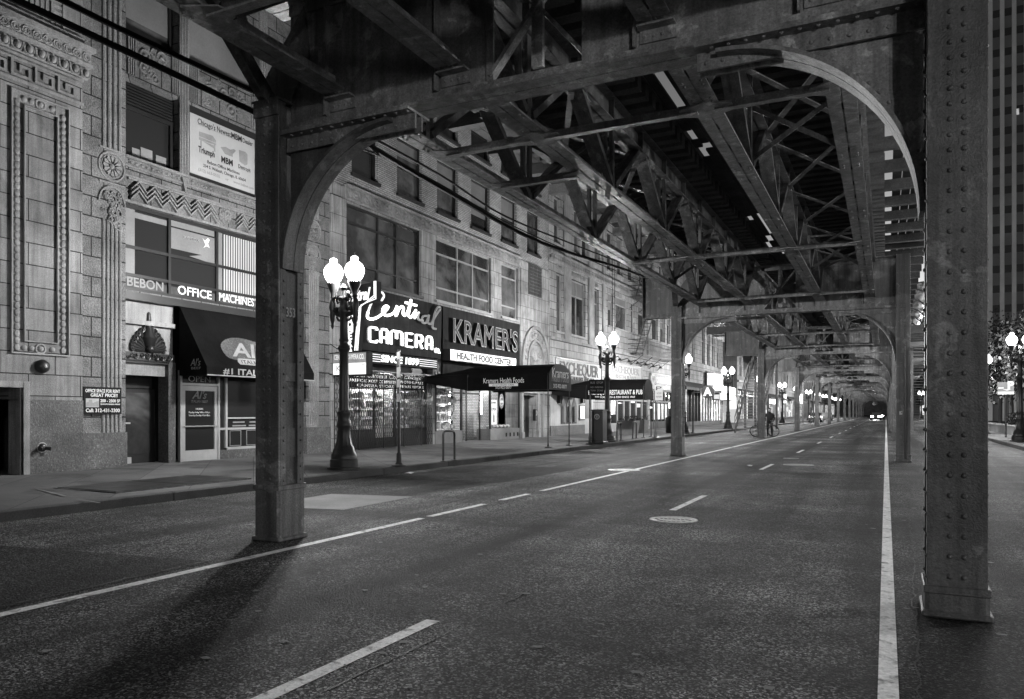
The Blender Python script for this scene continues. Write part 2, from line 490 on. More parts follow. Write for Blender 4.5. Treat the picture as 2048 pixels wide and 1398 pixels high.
# =================================================================== ELEVATED RAILWAY
SPAN = 19.6
def BY(k): return 6.67 if k == 1 else 25.9 + 19.65*(k-2)
XL0, XL1, XR0, XR1 = -6.64, -6.28, .27, .655
TR = (-5.5, -4.03, -1.88, -.45)     # the four trusses, one under each rail
Y0 = 6.67
def column(x0, x1, y0, y1, ztop, zb, inner):
    m = MB()
    xm = (x0+x1)/2
    m.bbox(x0, x1, y0, y0+.03, zb, ztop, .006); m.bbox(x0, x1, y1-.03, y1, zb, ztop, .006)
    for xs, sg in ((x0, 1), (x1, -1)):
        m.box(xs+sg*.055, xs+sg*.075, y0+.03, y1-.03, zb, ztop)
        for (a, b) in ((y0+.03, y0+.115), (y1-.115, y1-.03)):
            m.box(xs, xs+sg*.055, a, b, zb, ztop)
            z = zb+.08
            while z < ztop-.05:
                m.dome((xs, (a+b)/2+(.012 if sg < 0 else -.012), z), (-sg,0,0), .017, 6); z += .155
        # batten plates across the channel
        z = zb+.35
        for hgt in (.34, .22, .5, .3, .26):
            if z+hgt > ztop: break
            m.box(xs+sg*.03, xs+sg*.055, y0+.115, y1-.115, z, z+hgt); z += hgt+.55
    z = zb+.10
    while z < ztop-.05:
        for dx in (-.045, .045):
            m.dome((xm+dx, y0, z), (0,-1,0), .021, 8); m.dome((xm+dx, y1, z), (0,1,0), .021, 6)
        z += .148 if z < 3.3 else .112
    return m
def cast_base(x0, x1, y0, y1, h):
    m = MB(); e = .014
    m.bbox(x0-e, x1+e, y0-e, y1+e, .0, h, .03)
    m.bbox(x0-e-.02, x1+e+.02, y0-e-.02, y1+e+.02, 0, .05, .012)
    m.bbox(x0-e-.008, x1+e+.008, y0-e-.008, y1+e+.008, h-.05, h+.012, .008)
    return m
def arch(xc, sgn, y0, R, ztop):
    # knee bracket: plate web between post, girder and a quarter-round flange
    m = MB(); N = 22
    cx = xc + sgn*R; cz = ztop - R
    pts = []
    for i in range(N+1):
        t = PI/2*i/N
        pts.append((cx - sgn*R*math.cos(t), cz + R*math.sin(t)))
    poly = pts + [(xc, ztop)]
    for yy in (y0+.20,):
        m.prism(poly, lambda u, v, w: (u, yy+w, v), .022)
    for (a, b) in ((.03, .205), (.217, .39)):
        for i in range(N):
            (u0, v0), (u1, v1) = pts[i], pts[i+1]
            k = (R-.035)/R
            p0, p1 = (cx+(u0-cx)*k, cz+(v0-cz)*k), (cx+(u1-cx)*k, cz+(v1-cz)*k)
            m.prism([(u0,v0),(u1,v1),(p1[0],p1[1]),(p0[0],p0[1])], lambda u, v, w: (u, y0+a+w, v), b-a)
    k = (R+.1)/R
    for i in range(N):              # standing leg of the flange angle, riveted to the web
        (u0, v0), (u1, v1) = pts[i], pts[i+1]
        p0, p1 = (cx+(u0-cx)*k, cz+(v0-cz)*k), (cx+(u1-cx)*k, cz+(v1-cz)*k)
        m.prism([(u0,v0),(u1,v1),p1,p0], lambda u, v, w: (u, y0+.178+w, v), .022)
        kk = (R+.05)/R
        m.dome((cx+((u0+u1)/2-cx)*kk, y0+.178, cz+((v0+v1)/2-cz)*kk), (0,-1,0), .02, 6)
    return m
def girder(y0, zt):
    m = MB()
    xa, xb = XL1, XR0
    zb = 4.72
    for (a, b) in ((.02, .205), (.217, .405)): m.box(xa, xb, y0+a, y0+b, zb, zb+.03)
    m.box(xa, xb, y0+.165, y0+.2, zb+.03, zb+.15); m.box(xa, xb, y0+.224, y0+.26, zb+.03, zb+.15)
    x = xa+.1
    while x < xb-.05:
        m.dome((x, y0+.165, zb+.095), (0,-1,0), .022, 8); x += .17
    for (a, b) in ((xa, -3.62), (-2.58, xb)): m.box(a, b, y0+.2, y0+.224, zb+.03, zt)
    for a in (-3.62, -2.58): m.box(a-.04, a+.04, y0+.17, y0+.2, zb+.15, zt)
    m.bar((-3.62, y0+.21, zb+.2), (-2.58, y0+.21, zt-.1), .04, .11, (0,1,0)); m.bar((-3.62, y0+.25, zt-.1), (-2.58, y0+.25, zb+.2), .04, .11, (0,1,0))
    m.box(-3.16, -3.04, y0+.19, y0+.24, zb+.2, zt)
    for (a, b) in ((.02, .205), (.217, .405)): m.box(xa-.3, xb+.3, y0+a, y0+b, zt, zt+.03)
    m.box(xa, xb, y0+.17, y0+.2, zt-.12, zt)
    # doubled and riveted ends over the knees
    for (a, b) in ((xa, xa+1.78), (xb-1.78, xb)):
        m.box(a, b, y0+.0, y0+.42, zb-.03, zb-.004)
        m.box(a, b, y0+.135, y0+.165, zb-.19, zb-.03)
        m.box(a, b, y0+.26, y0+.29, zb-.19, zb-.03)
        x = a+.08
        while x < b:
            m.dome((x, y0+.135, zb-.13), (0,-1,0), .02, 7); m.dome((x+.06, y0+.06, zb-.03), (0,0,-1), .02, 6)
            m.dome((x+.06, y0+.36, zb-.03), (0,0,-1), .02, 6); x += .145
    # seats and stiffeners where the trusses frame in
    for xt in TR:
        for sg in (-1, 1):
            yy = y0+.2 if sg < 0 else y0+.224
            m.box(xt-.17, xt+.17, yy, yy+sg*.13, zb+.305, zb+.325)
            m.box(xt-.17, xt+.17, yy, yy+sg*.022, zb+.19, zb+.305)
            for i in range(4): m.dome((xt-.12+.08*i, yy+sg*.022, zb+.245), (0,sg,0), .018, 6)
            m.box(xt-.22, xt-.2, yy, yy+sg*.09, zb+.15, zt-.12)
    return m
t = thing('portal_frame', 'nearest riveted steel portal frame, its left post carrying the number 353', 'steel frame', (0, Y0, 0), 'steel portal frames carrying the elevated railway')
cl = column(XL0, XL1, Y0, Y0+.43, 5.1, .62, 1).build('post', STEEL, t)
cast_base(XL0, XL1, Y0, Y0+.43, .64).build('cast_base', STEEL, cl)
cr = column(XR0, XR1, Y0-.3, Y0+.15, 6.25, .2, -1).build('post', STEEL, t)
cast_base(XR0, XR1, Y0-.3, Y0+.15, .22).build('cast_base', STEEL, cr)
girder(Y0, 6.25).build('cross_girder', STEELL, t)
arch(XL1, 1, Y0, 1.5, 4.66).build('knee_bracket', STEEL, t, smooth=True)
arch(XR0, -1, Y0, 1.6, 4.66).build('knee_bracket', STEELL, t, smooth=True)
g = MB()                            # cap, gusset and sway brace over the left post
g.prism([(XL0-.02,5.1),(XL1+.02,5.1),(XL1+.3,5.62),(-6.05,6.2),(XL0-.02,5.45)], lambda u, v, w: (u, Y0+.16+w, v), .05)
g.box(XL0-.03, XL1+.03, Y0-.03, Y0+.46, 5.1, 5.13)
for i in range(4): g.dome((XL0+.04+.09*i, Y0-.03, 5.02), (0,-1,0), .02, 6)
g.box(XL0, XL1, Y0-.03, Y0, 4.93, 5.1)
g.bar((-6.42, Y0+.05, 5.12), (-6.15, Y0-1.3, 5.95), .02, .18); g.bar((-6.50, Y0+.05, 5.12), (-6.23, Y0-1.3, 5.95), .18, .02)
for i in range(7):
    u = i/6; g.dome((-6.42+.24*u+.01, Y0+.0-1.2*u, 5.16+.75*u), (1,-.3,-.2), .018, 6)
g.build('post_gusset', STEEL, t)
BENTS = [t]
can = None
LABS = {2: 'second portal frame from the camera, near the tall bus stop signs and the pub',
        3: 'third portal frame, beside the person and the station stairs', 4: 'fourth portal frame counting away from the camera',
        5: 'fifth portal frame down the street', 6: 'sixth portal frame down the street', 7: 'seventh portal frame down the street',
        8: 'eighth portal frame, small in the distance'}
for k in range(2, 15):
    b = dup(t, (0, BY(k), 0), LABS.get(k, 'far portal frame beyond the eighth, one of the row closing the view'))
    # station bracket on the left
    xe = -7.65 if k == 2 else -8.5
    m = MB()
    m.box(xe, XL0, BY(k)+.2, BY(k)+.224, 4.8, 6.2); m.box(xe, XL0, BY(k)+.02, BY(k)+.4, 4.77, 4.8); m.box(xe, XL0, BY(k)+.02, BY(k)+.4, 6.2, 6.23)
    m.box(xe-.02, xe, BY(k)+.02, BY(k)+.4, 4.77, 6.23); m.box(xe, XL0, BY(k)+.17, BY(k)+.2, 4.8, 4.92); m.box(xe, XL0, BY(k)+.17, BY(k)+.2, 6.08, 6.2)
    x = xe+.07
    while x < XL0: m.dome((x, BY(k)+.17, 4.86), (0,-1,0), .022, 6); x += .13
    m.build('platform_bracket', STEEL, b)
    BENTS.append(b)
text('353', GREYP, cl, (XL1+.0-.023, Y0+.145, 2.62), (0,1,0), (0,0,1), .11, width=.15, bold=.01, ext=.004, name='number')

# ---- spans between the frames
PANEL = (SPAN-.2)/6
def chord(m, x, y0, y1, z, wd, leg):
    for sg in (-1, 1):
        m.box(x+sg*.012, x+sg*(wd/2), y0, y1, z, z+.022)
        m.box(x+sg*.012, x+sg*.032, y0, y1, z+.022, z+leg)
    y = y0+.4
    while y < y1:                   # stitch rivets and filler plates in the slot
        m.box(x-.012, x+.012, y, y+.62, z+.006, z+.02); y += .82
def truss_parts(x, ys):
    L_ = SPAN-.2
    out = []
    m = MB(); chord(m, x, ys, ys+L_, 5.05, .31, .17)
    for i in range(6):              # gussets and rivets at the nodes
        yn = ys+PANEL*(i+.5)
        m.prism([(yn-.42,5.07),(yn+.42,5.07),(yn+.24,5.5),(yn-.24,5.5)], lambda u, v, w: (x-.01+w, u, v), .02)
        for dx in (-.1, .1):
            for dy in (-.3, -.2, .2, .3): m.dome((x+dx, yn+dy, 5.05), (0,0,-1), .02, 6)
    out.append(('bottom_chord', m))
    m = MB(); m.box(x-.012, x+.012, ys, ys+L_, 6.14, 6.55)
    for z in (6.14, 6.53):
        m.box(x-.15, x+.15, ys, ys+L_, z, z+.02)
    for i in range(13):
        yy = ys+PANEL*i/2; m.box(x-.1, x+.1, yy-.02, yy+.02, 6.16, 6.53)
    out.append(('top_chord', m))
    for i in range(6):
        yn = ys+PANEL*(i+.5)
        for sg in (-1, 1):
            m = MB(); yt = yn+sg*PANEL*.46
            for dx in (-.055, .055): m.bar((x+dx, yn+sg*.1, 5.18), (x+dx, yt, 6.2), .09 if dx > 0 else .085, .1 if sg > 0 else .12, (1,0,0))
            out.append(('diagonal', m))
        m = MB()
        for dx in (-.06, .06): m.box(x+dx-.03, x+dx+.03, yn-.05, yn+.05, 5.1, 6.16)
        out.append(('hanger', m))
    return out
def struts(ys):
    out = []
    for yy, pairs in ((2.1, (0,1,2)), (3.75, (0,)), (10.6, (0,1,2)), (17.6, (0,1,2))):
        for i in pairs:
            a, b = TR[i], TR[i+1]; m = MB(); out.append(m)
            m.box(a+.1, b-.1, ys+yy-.05, ys+yy+.05, 5.0, 5.02); m.box(a+.1, b-.1, ys+yy+.03, ys+yy+.05, 5.02, 5.12)
            for xx, sg in ((a, 1), (b, -1)):
                m.prism([(xx,-.24),(xx+sg*.3,-.1),(xx+sg*.3,.1),(xx,.24)], lambda u, v, w: (u, ys+yy+v, 5.022+w), .015)
    return out
def laterals(ys):
    m = MB()
    for i in (0, 2):
        a, b = TR[i], TR[i+1]
        for k in range(6):
            y1, y2 = ys+PANEL*k, ys+PANEL*(k+1)
            m.bar((a, y1, 6.1), (b, y2, 6.1), .09, .02); m.bar((b, y1, 6.07), (a, y2, 6.07), .09, .02)
            ym = ys+PANEL*(k+.5)
            if k % 3 == 1: m.bar((a, ym, 5.2), (b, ym, 6.1), .07, .02, (0,1,0)); m.bar((b, ym+.05, 5.2), (a, ym+.05, 6.1), .07, .02, (0,1,0)); m.box(a, b, ym-.04, ym+.04, 6.09, 6.13)
    return m
TIEX = ((-6.25, -3.45), (-2.45, -.02))
def rails(ys):
    m = MB()
    for x in TR:
        m.box(x-.035, x+.035, ys, ys+SPAN, 6.93, 6.97); m.box(x-.01, x+.01, ys, ys+SPAN, 6.83, 6.93); m.box(x-.065, x+.065, ys, ys+SPAN, 6.805, 6.83)
    return m
def planks(ys, rnd):
    m = MB()
    # walkway boards outboard right, between the tracks, and outboard left: real gaps where boards are missing
    def boards(x0, x1, wd, miss, ymin=0, z=6.812):
        x = x0
        while x < x1-.02:
            y = ys
            while y < ys+SPAN-.01:
                ln = rnd.choice((.3, .4, .6, 1.6, 2.4)); e = min(y+ln, ys+SPAN)
                if ln > 1 or rnd.random() > miss: m.box(x, min(x+wd-.012, x1), y+.006, e-.006, z+rnd.uniform(0,.006), z+.05)
                y = e
            x += wd
    boards(.13, 1.12, .2, 0)
    boards(-3.44, -2.47, .16, .5)
    boards(-7.0, -6.3, .2, .03)
    boards(-5.15, -4.4, .19, .42); boards(-1.52, -.8, .18, .4)
    return m
def guards(ys):
    m = MB()
    for x in (-6.15, -5.2, -4.33, -3.52, -2.38, -1.58, -.75, -.1):
        m.box(x-.07, x+.07, ys, ys+SPAN, 6.806, 6.92)
    y = ys+.3
    while y < ys+SPAN:
        m.box(-.4, 1.15, y, y+.2, 6.58, 6.80); m.box(-7.05, -5.8, y, y+.18, 6.58, 6.80); y += 1.52
    return m
def ties(ys, rnd, full):
    out = []; y = ys+.06; i = 0
    while y < ys+SPAN-.2:
        for a, b in TIEX:
            m = MB(); j = rnd.uniform(-.02, .02)
            m.box(a+rnd.uniform(-.04,.0), b+rnd.uniform(-.03,0), y+j, y+.21+j, 6.57, 6.80); out.append(m)
        y += .415; i += 1
    return out
SPLAB = {0: 'track span overhead at the top left, in front of the nearest portal frame',
         1: 'long track span of steel trusses and timber ties between the first two portal frames',
         2: 'track span between the second and third portal frames', 3: 'track span between the third and fourth portal frames'}
full = []
for k in (0, 1):
    ys = BY(1)+.2 if k == 1 else BY(1)-SPAN+.22
    rnd = random.Random(5+k)
    sp = thing('track_span', SPLAB[k], 'railway track', (0, ys, 6.5), 'spans of the elevated railway')
    for x in TR:
        ps = truss_parts(x, ys)
        tr = ps[0][1].build('bottom_chord', STEELL, sp)
        for nm, m in ps[1:]:
            m.build(nm, STEEL, tr)
    [q.build('cross_strut', STEELL, sp) for q in struts(ys)]; laterals(ys).build('lateral_bracing', STEEL, sp)
    rails(ys).build('running_rails', RAILM, sp); planks(ys, rnd).build('walkway_boards', PLANK, sp); guards(ys).build('guard_timbers', WOOD, sp)
    for m in ties(ys, rnd, 1): m.build('crosstie', WOOD, sp)
rnd = random.Random(9); ys = BY(2)+.2
sp = thing('track_span', SPLAB[2], 'railway track', (0, ys, 6.5), 'spans of the elevated railway')
m = MB()
for x in TR:
    for nm, q in truss_parts(x, ys): m.add(q.v, q.f)
[m.add(q.v, q.f) for q in struts(ys)]; q = laterals(ys); m.add(q.v, q.f)
m.build('trusses', STEELL, sp); rails(ys).build('running_rails', RAILM, sp)
m = planks(ys, rnd); q = guards(ys); m.add(q.v, q.f); m.build('walkway_boards', PLANK, sp)
m = MB()
for q in ties(ys, rnd, 0): m.add(q.v, q.f)
m.build('crossties', WOOD, sp)
for k in range(3, 15):
    dup(sp, (0, BY(k)+.2, 6.5), SPLAB.get(k, 'far track span beyond the fourth portal frame, one of the run to the vanishing point'))

# ---- station platforms, canopies and stairs further on
def platform(x0, x1, ya, yb, label, flip):
    p = thing('station_platform', label, 'platform', ((x0+x1)/2, ya, 6.3))
    m = MB(); m.box(x0, x1, ya, yb, 6.32, 6.56)
    y = ya
    while y < yb: m.box(x0, x1, y, y+.16, 6.1, 6.316); y += 1.6
    m.build('deck', WOOD, p)
    xo = x0 if flip else x1
    m = MB()
    for z in (6.9, 7.25, 7.65): m.box(xo-.03, xo+.03, ya, yb, z, z+.05)
    y = ya
    while y < yb: m.box(xo-.035, xo+.035, y, y+.06, 6.56, 7.7); y += 1.9
    m.build('railing', STEEL, p)
    m = MB()
    xi = x1 if flip else x0
    m.prism([(xi, 9.2), (xo, 9.55), (xo, 9.63), (xi, 9.28)], lambda u, v, w: (u, ya+2+w, v), yb-ya-2)
    y = ya+3
    while y < yb:
        xm = (x0+x1)/2; m.box(xm-.06, xm+.06, y, y+.12, 6.56, 9.3)
        m.tube([(xm, y+.06, 8.4), (xm+(xo-xm)*.4, y+.06, 8.95), (xo, y+.06, 9.5)], .05, 6); m.tube([(xm, y+.06, 8.4), (xm+(xi-xm)*.4, y+.06, 8.95), (xi, y+.06, 9.2)], .05, 6)
        y += 4.8
    m.build('canopy', STEEL, p)
    m = MB(); y = ya+4
    while y < yb-2: m.box((x0+x1)/2-.12, (x0+x1)/2+.12, y, y+1.3, 9.1, 9.16); y += 4.8
    build_split(m, 'platform_lamp', PLATL, p)
platform(-9.6, -7.1, 45.8, 140, 'left station platform high over the far sidewalk, past the third portal frame', True)
platform(1.2, 4.0, 50.0, 150, 'right station platform with lit canopy, seen beside the nearest right post', False)
def stairs(x0, x1, ya, yb, za, zb, label, panel=True):
    st = thing('station_stairs', label, 'stairs', ((x0+x1)/2, ya, za))
    n = 30; m = MB()
    for i in range(n):
        u = i/n; y = ya+(yb-ya)*u; z = za+(zb-za)*(i+1)/n
        m.box(x0+.08, x1-.08, y, y+(yb-ya)/n*1.15, z-.03, z)
    m.build('treads', CONCP, st)
    m = MB()
    for x in (x0, x1):
        m.bar((x, ya, za+.02), (x, yb, zb-.08), .06, .3); m.bar((x, ya, za+1.0), (x, yb, zb+.95), .05, .06); m.bar((x, ya, za+.55), (x, yb, zb+.5), .03, .04)
        for i in range(11):
            u = i/10; m.box(x-.02, x+.02, ya+(yb-ya)*u-.02, ya+(yb-ya)*u+.02, za+(zb-za)*u, za+(zb-za)*u+1.0)
    m.build('stringers_and_rails', STEEL, st)
    m = MB()
    for u in (.45, .97):
        for x in (x0, x1): m.box(x-.08, x+.08, ya+(yb-ya)*u-.08, ya+(yb-ya)*u+.08, .15, za+(zb-za)*u-.15)
    build_split(m, 'stair_leg', STEEL, st)
    if panel:
        m = MB()
        m.prism([(ya+(yb-ya)*.45, zb-1.8), (yb, zb+.05), (yb, zb+2.6), (ya+(yb-ya)*.62, zb+2.6), (ya+(yb-ya)*.35, zb-.2)], lambda u, v, w: (x0-.12+w, u, v), .05)
        m.build('sheet_metal_screen', POSTG, st)
    return st
stairs(-9.3, -7.7, 53.5, 63.0, .16, 6.3, 'steep station stairs rising from the left sidewalk behind the third portal frame')
stairs(-9.3, -7.7, 92, 101.5, .16, 6.3, 'second station stairs further down the left sidewalk')
stairs(1.7, 3.0, 72, 62, .16, 6.3, 'station stairs on the right side, glimpsed between two right posts', False)

c2 = BENTS[1]; y = BY(2)             # conduit and sticker on the second right post
m = MB(); m.tube([(.52, y-.33, .1), (.52, y-.33, 3.4), (.52, y-.33, 3.6)], .03, 8)
for z in (.6, 1.6, 2.6): m.box(.47, .57, y-.33, y-.3, z, z+.04)
m.build('conduit', IRON, c2)
m = MB(); m.box(.36, .44, y-.305, y-.302, 1.42, 1.52); m.build('sticker', POSTER, c2)
# =================================================================== STREET
XF_ = -16.4                         # facade line on the left
XKL, XKR = -10.8, 4.8
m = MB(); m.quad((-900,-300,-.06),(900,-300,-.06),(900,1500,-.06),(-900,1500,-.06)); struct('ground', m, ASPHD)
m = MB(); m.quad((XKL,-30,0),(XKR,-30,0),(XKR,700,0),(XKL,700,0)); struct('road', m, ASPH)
def kerb(x0, x1, name):
    m = MB(); y = -30.0
    while y < 340:
        m.bbox(x0, x1, y+.004, y+2.996, -.05, .15, .018); y += 3.0
    struct(name, m, KERB)
kerb(XKL-.16, XKL, 'kerb'); kerb(XKR, XKR+.16, 'kerb')
m = MB(); x1, x0 = XKL-.16, XF_-1.5
m.quad((x0,-30,.205),(x1,-30,.146),(x1,700,.146),(x0,700,.205)); struct('sidewalk', m, CONC)
m = MB(); m.quad((XKR+.16,-30,.146),(12,-30,.2),(12,700,.2),(XKR+.16,700,.146)); struct('sidewalk', m, CONC)
def strip(name, x0, x1, segs, mt, z=.004, parent=None):
    m = MB()
    for a, b in segs:
        n = max(1, int((b-a)/1.5))
        for i in range(n):
            y0, y1 = a+(b-a)*i/n, a+(b-a)*(i+1)/n
            m.quad((x0,y0,z),(x1,y0,z),(x1,y1,z),(x0,y1,z))
    return struct(name, m, mt)
strip('lane_line', -5.93, -5.81, [(-8, 9.05), (9.25, 10.9), (11.5, 12.6), (13.2, 33), (33.3, 320)], PAINT)
strip('lane_line', -.04, .062, [(-8, 320)], PAINT)
strip('lane_line', -2.975, -2.865, [(2.35+9.12*k, 4.65+9.12*k) for k in range(-1, 26)], PAINT)
# newer asphalt, a worn concrete pad and patches beside the left posts
def sheet(name, pts, mt, z):
    m = MB(); n = len(pts); m.add([(x, y, z) for x, y in pts], [tuple(range(n))]); struct(name, m, mt)
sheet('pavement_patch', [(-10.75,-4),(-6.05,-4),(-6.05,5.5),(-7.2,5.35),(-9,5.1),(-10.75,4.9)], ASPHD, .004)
sheet('concrete_pad', [(-9.0,9.0),(-7.45,9.3),(-7.5,11.3),(-9.1,11.0)], CONCP, .004)
sheet('pavement_patch', [(-10.4,14),(-7.3,14.2),(-7.25,19),(-10.3,18.7)], ASPHD, .005)
sheet('pavement_patch', [(1.2,2),(4.6,1.6),(4.7,9.5),(1.5,9.8)], ASPHD, .004)
for a, b in (((70,978),(128,992)),((150,998),(196,1006))):
    (xa, ya_), (xb, yb_) = ground(*a, .17), ground(*b, .17)
    m = MB(); m.quad((xa,ya_,.172),(xb,yb_,.172),(xb+.03,yb_+.03,.172),(xa+.03,ya_+.03,.172)); struct('chalk_mark', m, CONCP)
def tarseam(pts, wd):
    m = MB()
    rnd = random.Random(3)
    P = []
    for (a, b) in zip(pts[:-1], pts[1:]):
        n = max(2, int(math.dist(a, b)/.12))
        for i in range(n):
            u = i/n; P.append((a[0]+(b[0]-a[0])*u+rnd.uniform(-.02,.02), a[1]+(b[1]-a[1])*u))
    for a, b in zip(P[:-1], P[1:]):
        w0 = wd*rnd.uniform(.3, 1.2)
        m.quad((a[0]-w0,a[1],.0045),(a[0]+w0,a[1],.0045),(b[0]+w0,b[1],.0045),(b[0]-w0,b[1],.0045))
    struct('tar_seam', m, TARM)
tarseam([(-2.72,-2),(-2.68,6),(-2.74,20),(-2.7,60)], .008)
tarseam([(-6.15,-2),(-6.12,4),(-6.16,6.4)], .012)
tarseam([(-5.25,1),(-5.3,9),(-5.2,16)], .011)
tarseam([(.2,2),(.16,4.5),(.2,7),(.28,10),(.3,16),(.32,24)], .006)
tarseam([(-.9,2.3),(-.95,3.4),(-.72,4.2),(-.8,5.2),(-.62,6.6),(-.7,7.4)], .003)
# litter: flattened paper scraps and leaves nobody could count
m = MB(); rnd = random.Random(21)
for i in range(420):
    x = rnd.uniform(-6.2, 4.6); y = 2.2+rnd.random()**2*24
    if abs(x-.45) < .5 and rnd.random() < .3: pass
    r = rnd.uniform(.008, .03); a = rnd.uniform(0, 6.3); pts = []
    for k in range(5):
        t = a+2*PI*k/5; rr = r*rnd.uniform(.6, 1.2); pts.append((x+rr*math.cos(t)*1.5, y+rr*math.sin(t), .0065+rnd.uniform(0,.004)))
    m.add(pts, [(0,1,2,3,4)])
tag(m.build('street_litter', CONCP), 'scattered pale specks of litter and gravel on the asphalt', 'litter', kind='stuff')
def scrap(px, py, r, label):
    x, y = ground(px, py); m = MB(); rnd = random.Random(int(px)); pts = []
    for k in range(7):
        t = 2*PI*k/7; rr = r*rnd.uniform(.6, 1.1); pts.append((rr*math.cos(t)*1.6, rr*math.sin(t), .012+rnd.uniform(0,.03)))
    m.v = [(p[0]+x, p[1]+y, p[2]) for p in pts]+[(x, y, .05)]
    m.f = [(k, (k+1) % 7, 7) for k in range(7)]
    tag(m.build('paper_scrap', WHITEP, loc=(x,y,0)), label, 'litter', 'paper scraps in the road')
scrap(820, 948, .09, 'crumpled white paper scrap in the gutter below the bike rack')
scrap(1500, 933, .06, 'small paper scrap on the road near the third lane dash')

# ---- manhole covers
def manhole(px, py, r, label, mt):
    x, y = ground(px, py)
    t = thing('manhole_cover', label, 'manhole cover', (x, y, 0), 'round manhole covers in the road')
    m = MB(); m.lathe([(r,0),(r,.008),(r-.05,.010),(r-.055,.006)], x, y, 0, 32); m.build('rim', mt, t, True)
    m = MB(); m.lathe([(r-.06,.002),(r-.06,.007)], x, y, 0, 32)
    for i in range(-4, 5):
        hw = math.sqrt(max(0, (r-.1)**2-(i*.075*r/.42)**2)); xx = x+i*.075*r/.42
        for s0 in (-1, 1): m.box(xx-.02, xx+.02, y+s0*.03, y+s0*hw, .007, .013)
    m.build('lid', mt, t)
manhole(1347, 1040, .33, 'iron manhole cover nearest the camera in the middle lane', COVER)
manhole(1248, 940, .42, 'pale manhole cover on the far side of the left lane line', COVER)
manhole(1597, 930, .42, 'worn manhole cover beside the dashed lane line', COVER)
manhole(1582, 917, .24, 'small thin manhole cover just past the worn one', COVER)

# ---- sidewalk hatch
m = MB(); a, b = ground(185, 990, .17), ground(400, 975, .17)
hx0, hx1, hy0, hy1 = -13.1, -11.45, 8.4, 11.4
t = thing('sidewalk_hatch', 'dark steel vault hatch set in the left sidewalk beside the nearest post', 'hatch', (hx0, hy0, .16))
m.box(hx0, hx1, hy0, hy1, .15, .172); m.build('hatch_frame', STEEL, t)
for i in range(2):
    m = MB(); m.box(hx0+.05, hx1-.05, hy0+.05+i*1.46, hy0+1.48+i*1.46, .172, .180)
    m.build('hatch_leaf', IRON, t)

# ---- street lamps
def lamp():
    t = thing('street_lamp', 'x', 'street lamp', (0,0,0), 'twin globe street lamps')
    m = MB()
    m.lathe([(.40,0),(.40,.05),(.33,.06),(.33,.22),(.30,.25),(.30,.34),(.27,.38),(.25,.46),(.235,.5),(.2,.58),(.165,.75),(.15,.95),(.165,1.0),(.175,1.05),(.15,1.1),(.14,1.25),(.16,1.3),(.16,1.34),(.125,1.38)], n=24, flute=.06, fl_rng=(.5,.96))
    m.build('base', IRON, t, True)
    m = MB()
    m.lathe([(.118,1.37),(.112,2.0),(.105,2.75),(.13,2.8),(.15,2.84),(.13,2.9),(.105,2.93),(.10,3.0),(.115,3.04),(.10,3.08),(.092,3.6),(.13,3.68),(.14,3.74),(.1,3.85),(.085,3.98),(.11,4.03),(.07,4.1),(.05,4.22),(.085,4.28),(.02,4.36)], n=20, flute=.13, fl_rng=(1.38,2.78))
    m.build('shaft', IRON, t, True)
    m = MB()
    for sg in (-1, 1):
        m.tube([(sg*.06,0,3.62),(sg*.2,0,3.66),(sg*.32,0,3.78),(sg*.34,0,3.92),(sg*.31,0,4.06)], [.05,.055,.05,.05,.05], 8)
        m.tube([(sg*.08,0,4.05),(sg*.17,0,4.08),(sg*.22,0,4.0),(sg*.19,0,3.92),(sg*.13,0,3.94)], [.035,.032,.028,.024,.018], 7)
        m.tube([(sg*.09,0,3.5),(sg*.17,0,3.52),(sg*.22,0,3.60)], [.03,.03,.02], 7)
        m.lathe([(.012,-.62),(.035,-.56),(.03,-.5),(.055,-.42),(.07,-.3),(.06,-.22),(.085,-.12),(.07,-.02),(.05,.06)], sg*.34, 0, 3.94, 10)
        m.sphere((sg*.2,.04,3.78), .06, 8, 5); m.sphere((sg*.2,-.04,3.78), .06, 8, 5); m.sphere((sg*.09,0,4.02), .075, 8, 5)
        m.lathe([(.05,0),(.075,.03),(.06,.08),(.1,.2),(.155,.33),(.16,.37),(.13,.39)], sg*.31, 0, 4.03, 14)
    m.build('arms', IRON, t, True)
    for sg in (-1, 1):
        m = MB()
        m.lathe([(.11,0),(.155,.05),(.205,.14),(.23,.235),(.222,.32),(.18,.40),(.115,.455),(.085,.475),(.088,.50),(.092,.54),(.075,.575),(.03,.595),(.012,.60)], sg*.31, 0, 4.405, 18)
        g = m.build('globe', GLOBE, t, True)
        m = MB(); m.tube([(sg*.31,0,5.0),(sg*.31,0,5.09)], [.012,.004], 5); m.build('finial', IRON, g)
    return t
L0 = lamp()
lamps = [(ground(688, 938, .155), 'twin globe street lamp nearest the camera, in front of the neon camera sign'),
         ((-11.4, 33.0), 'twin globe street lamp beside the dark kiosk and the pub canopy'),
         ((-11.45, 47.8), 'twin globe street lamp half hidden by the second left post'),
         ((-11.45, 62.8), 'twin globe street lamp in front of the station stairs'),
         ((-11.45, 80), 'twin globe street lamp half hidden by the third left post'),
         ((-11.45, 98.5), 'twin globe street lamp by the arch logo storefront'),
         ((-11.45, 116), 'twin globe street lamp touching the fourth left post'),
         ((5.5, 41.5), 'twin globe street lamp at the right edge, by the parking sign'),
         ((5.5, 56.5), 'twin globe street lamp peeking out behind the nearest right post')]
for i, ((x, y), lb) in enumerate(lamps):
    if i == 0: L0.location = (x, y, .155); L0['label'] = lb; BASE[L0.name] = Vector((x,y,.155))
    else: dup(L0, (x, y, .155), lb)
for i in range(6): dup(L0, (-11.45, 134+18*i, .155), 'far twin globe street lamp in the glittering row at the end of the left sidewalk')
for y in (11.5, 27): dup(L0, (5.5, y, .155), 'twin globe street lamp on the near right sidewalk, outside the picture')
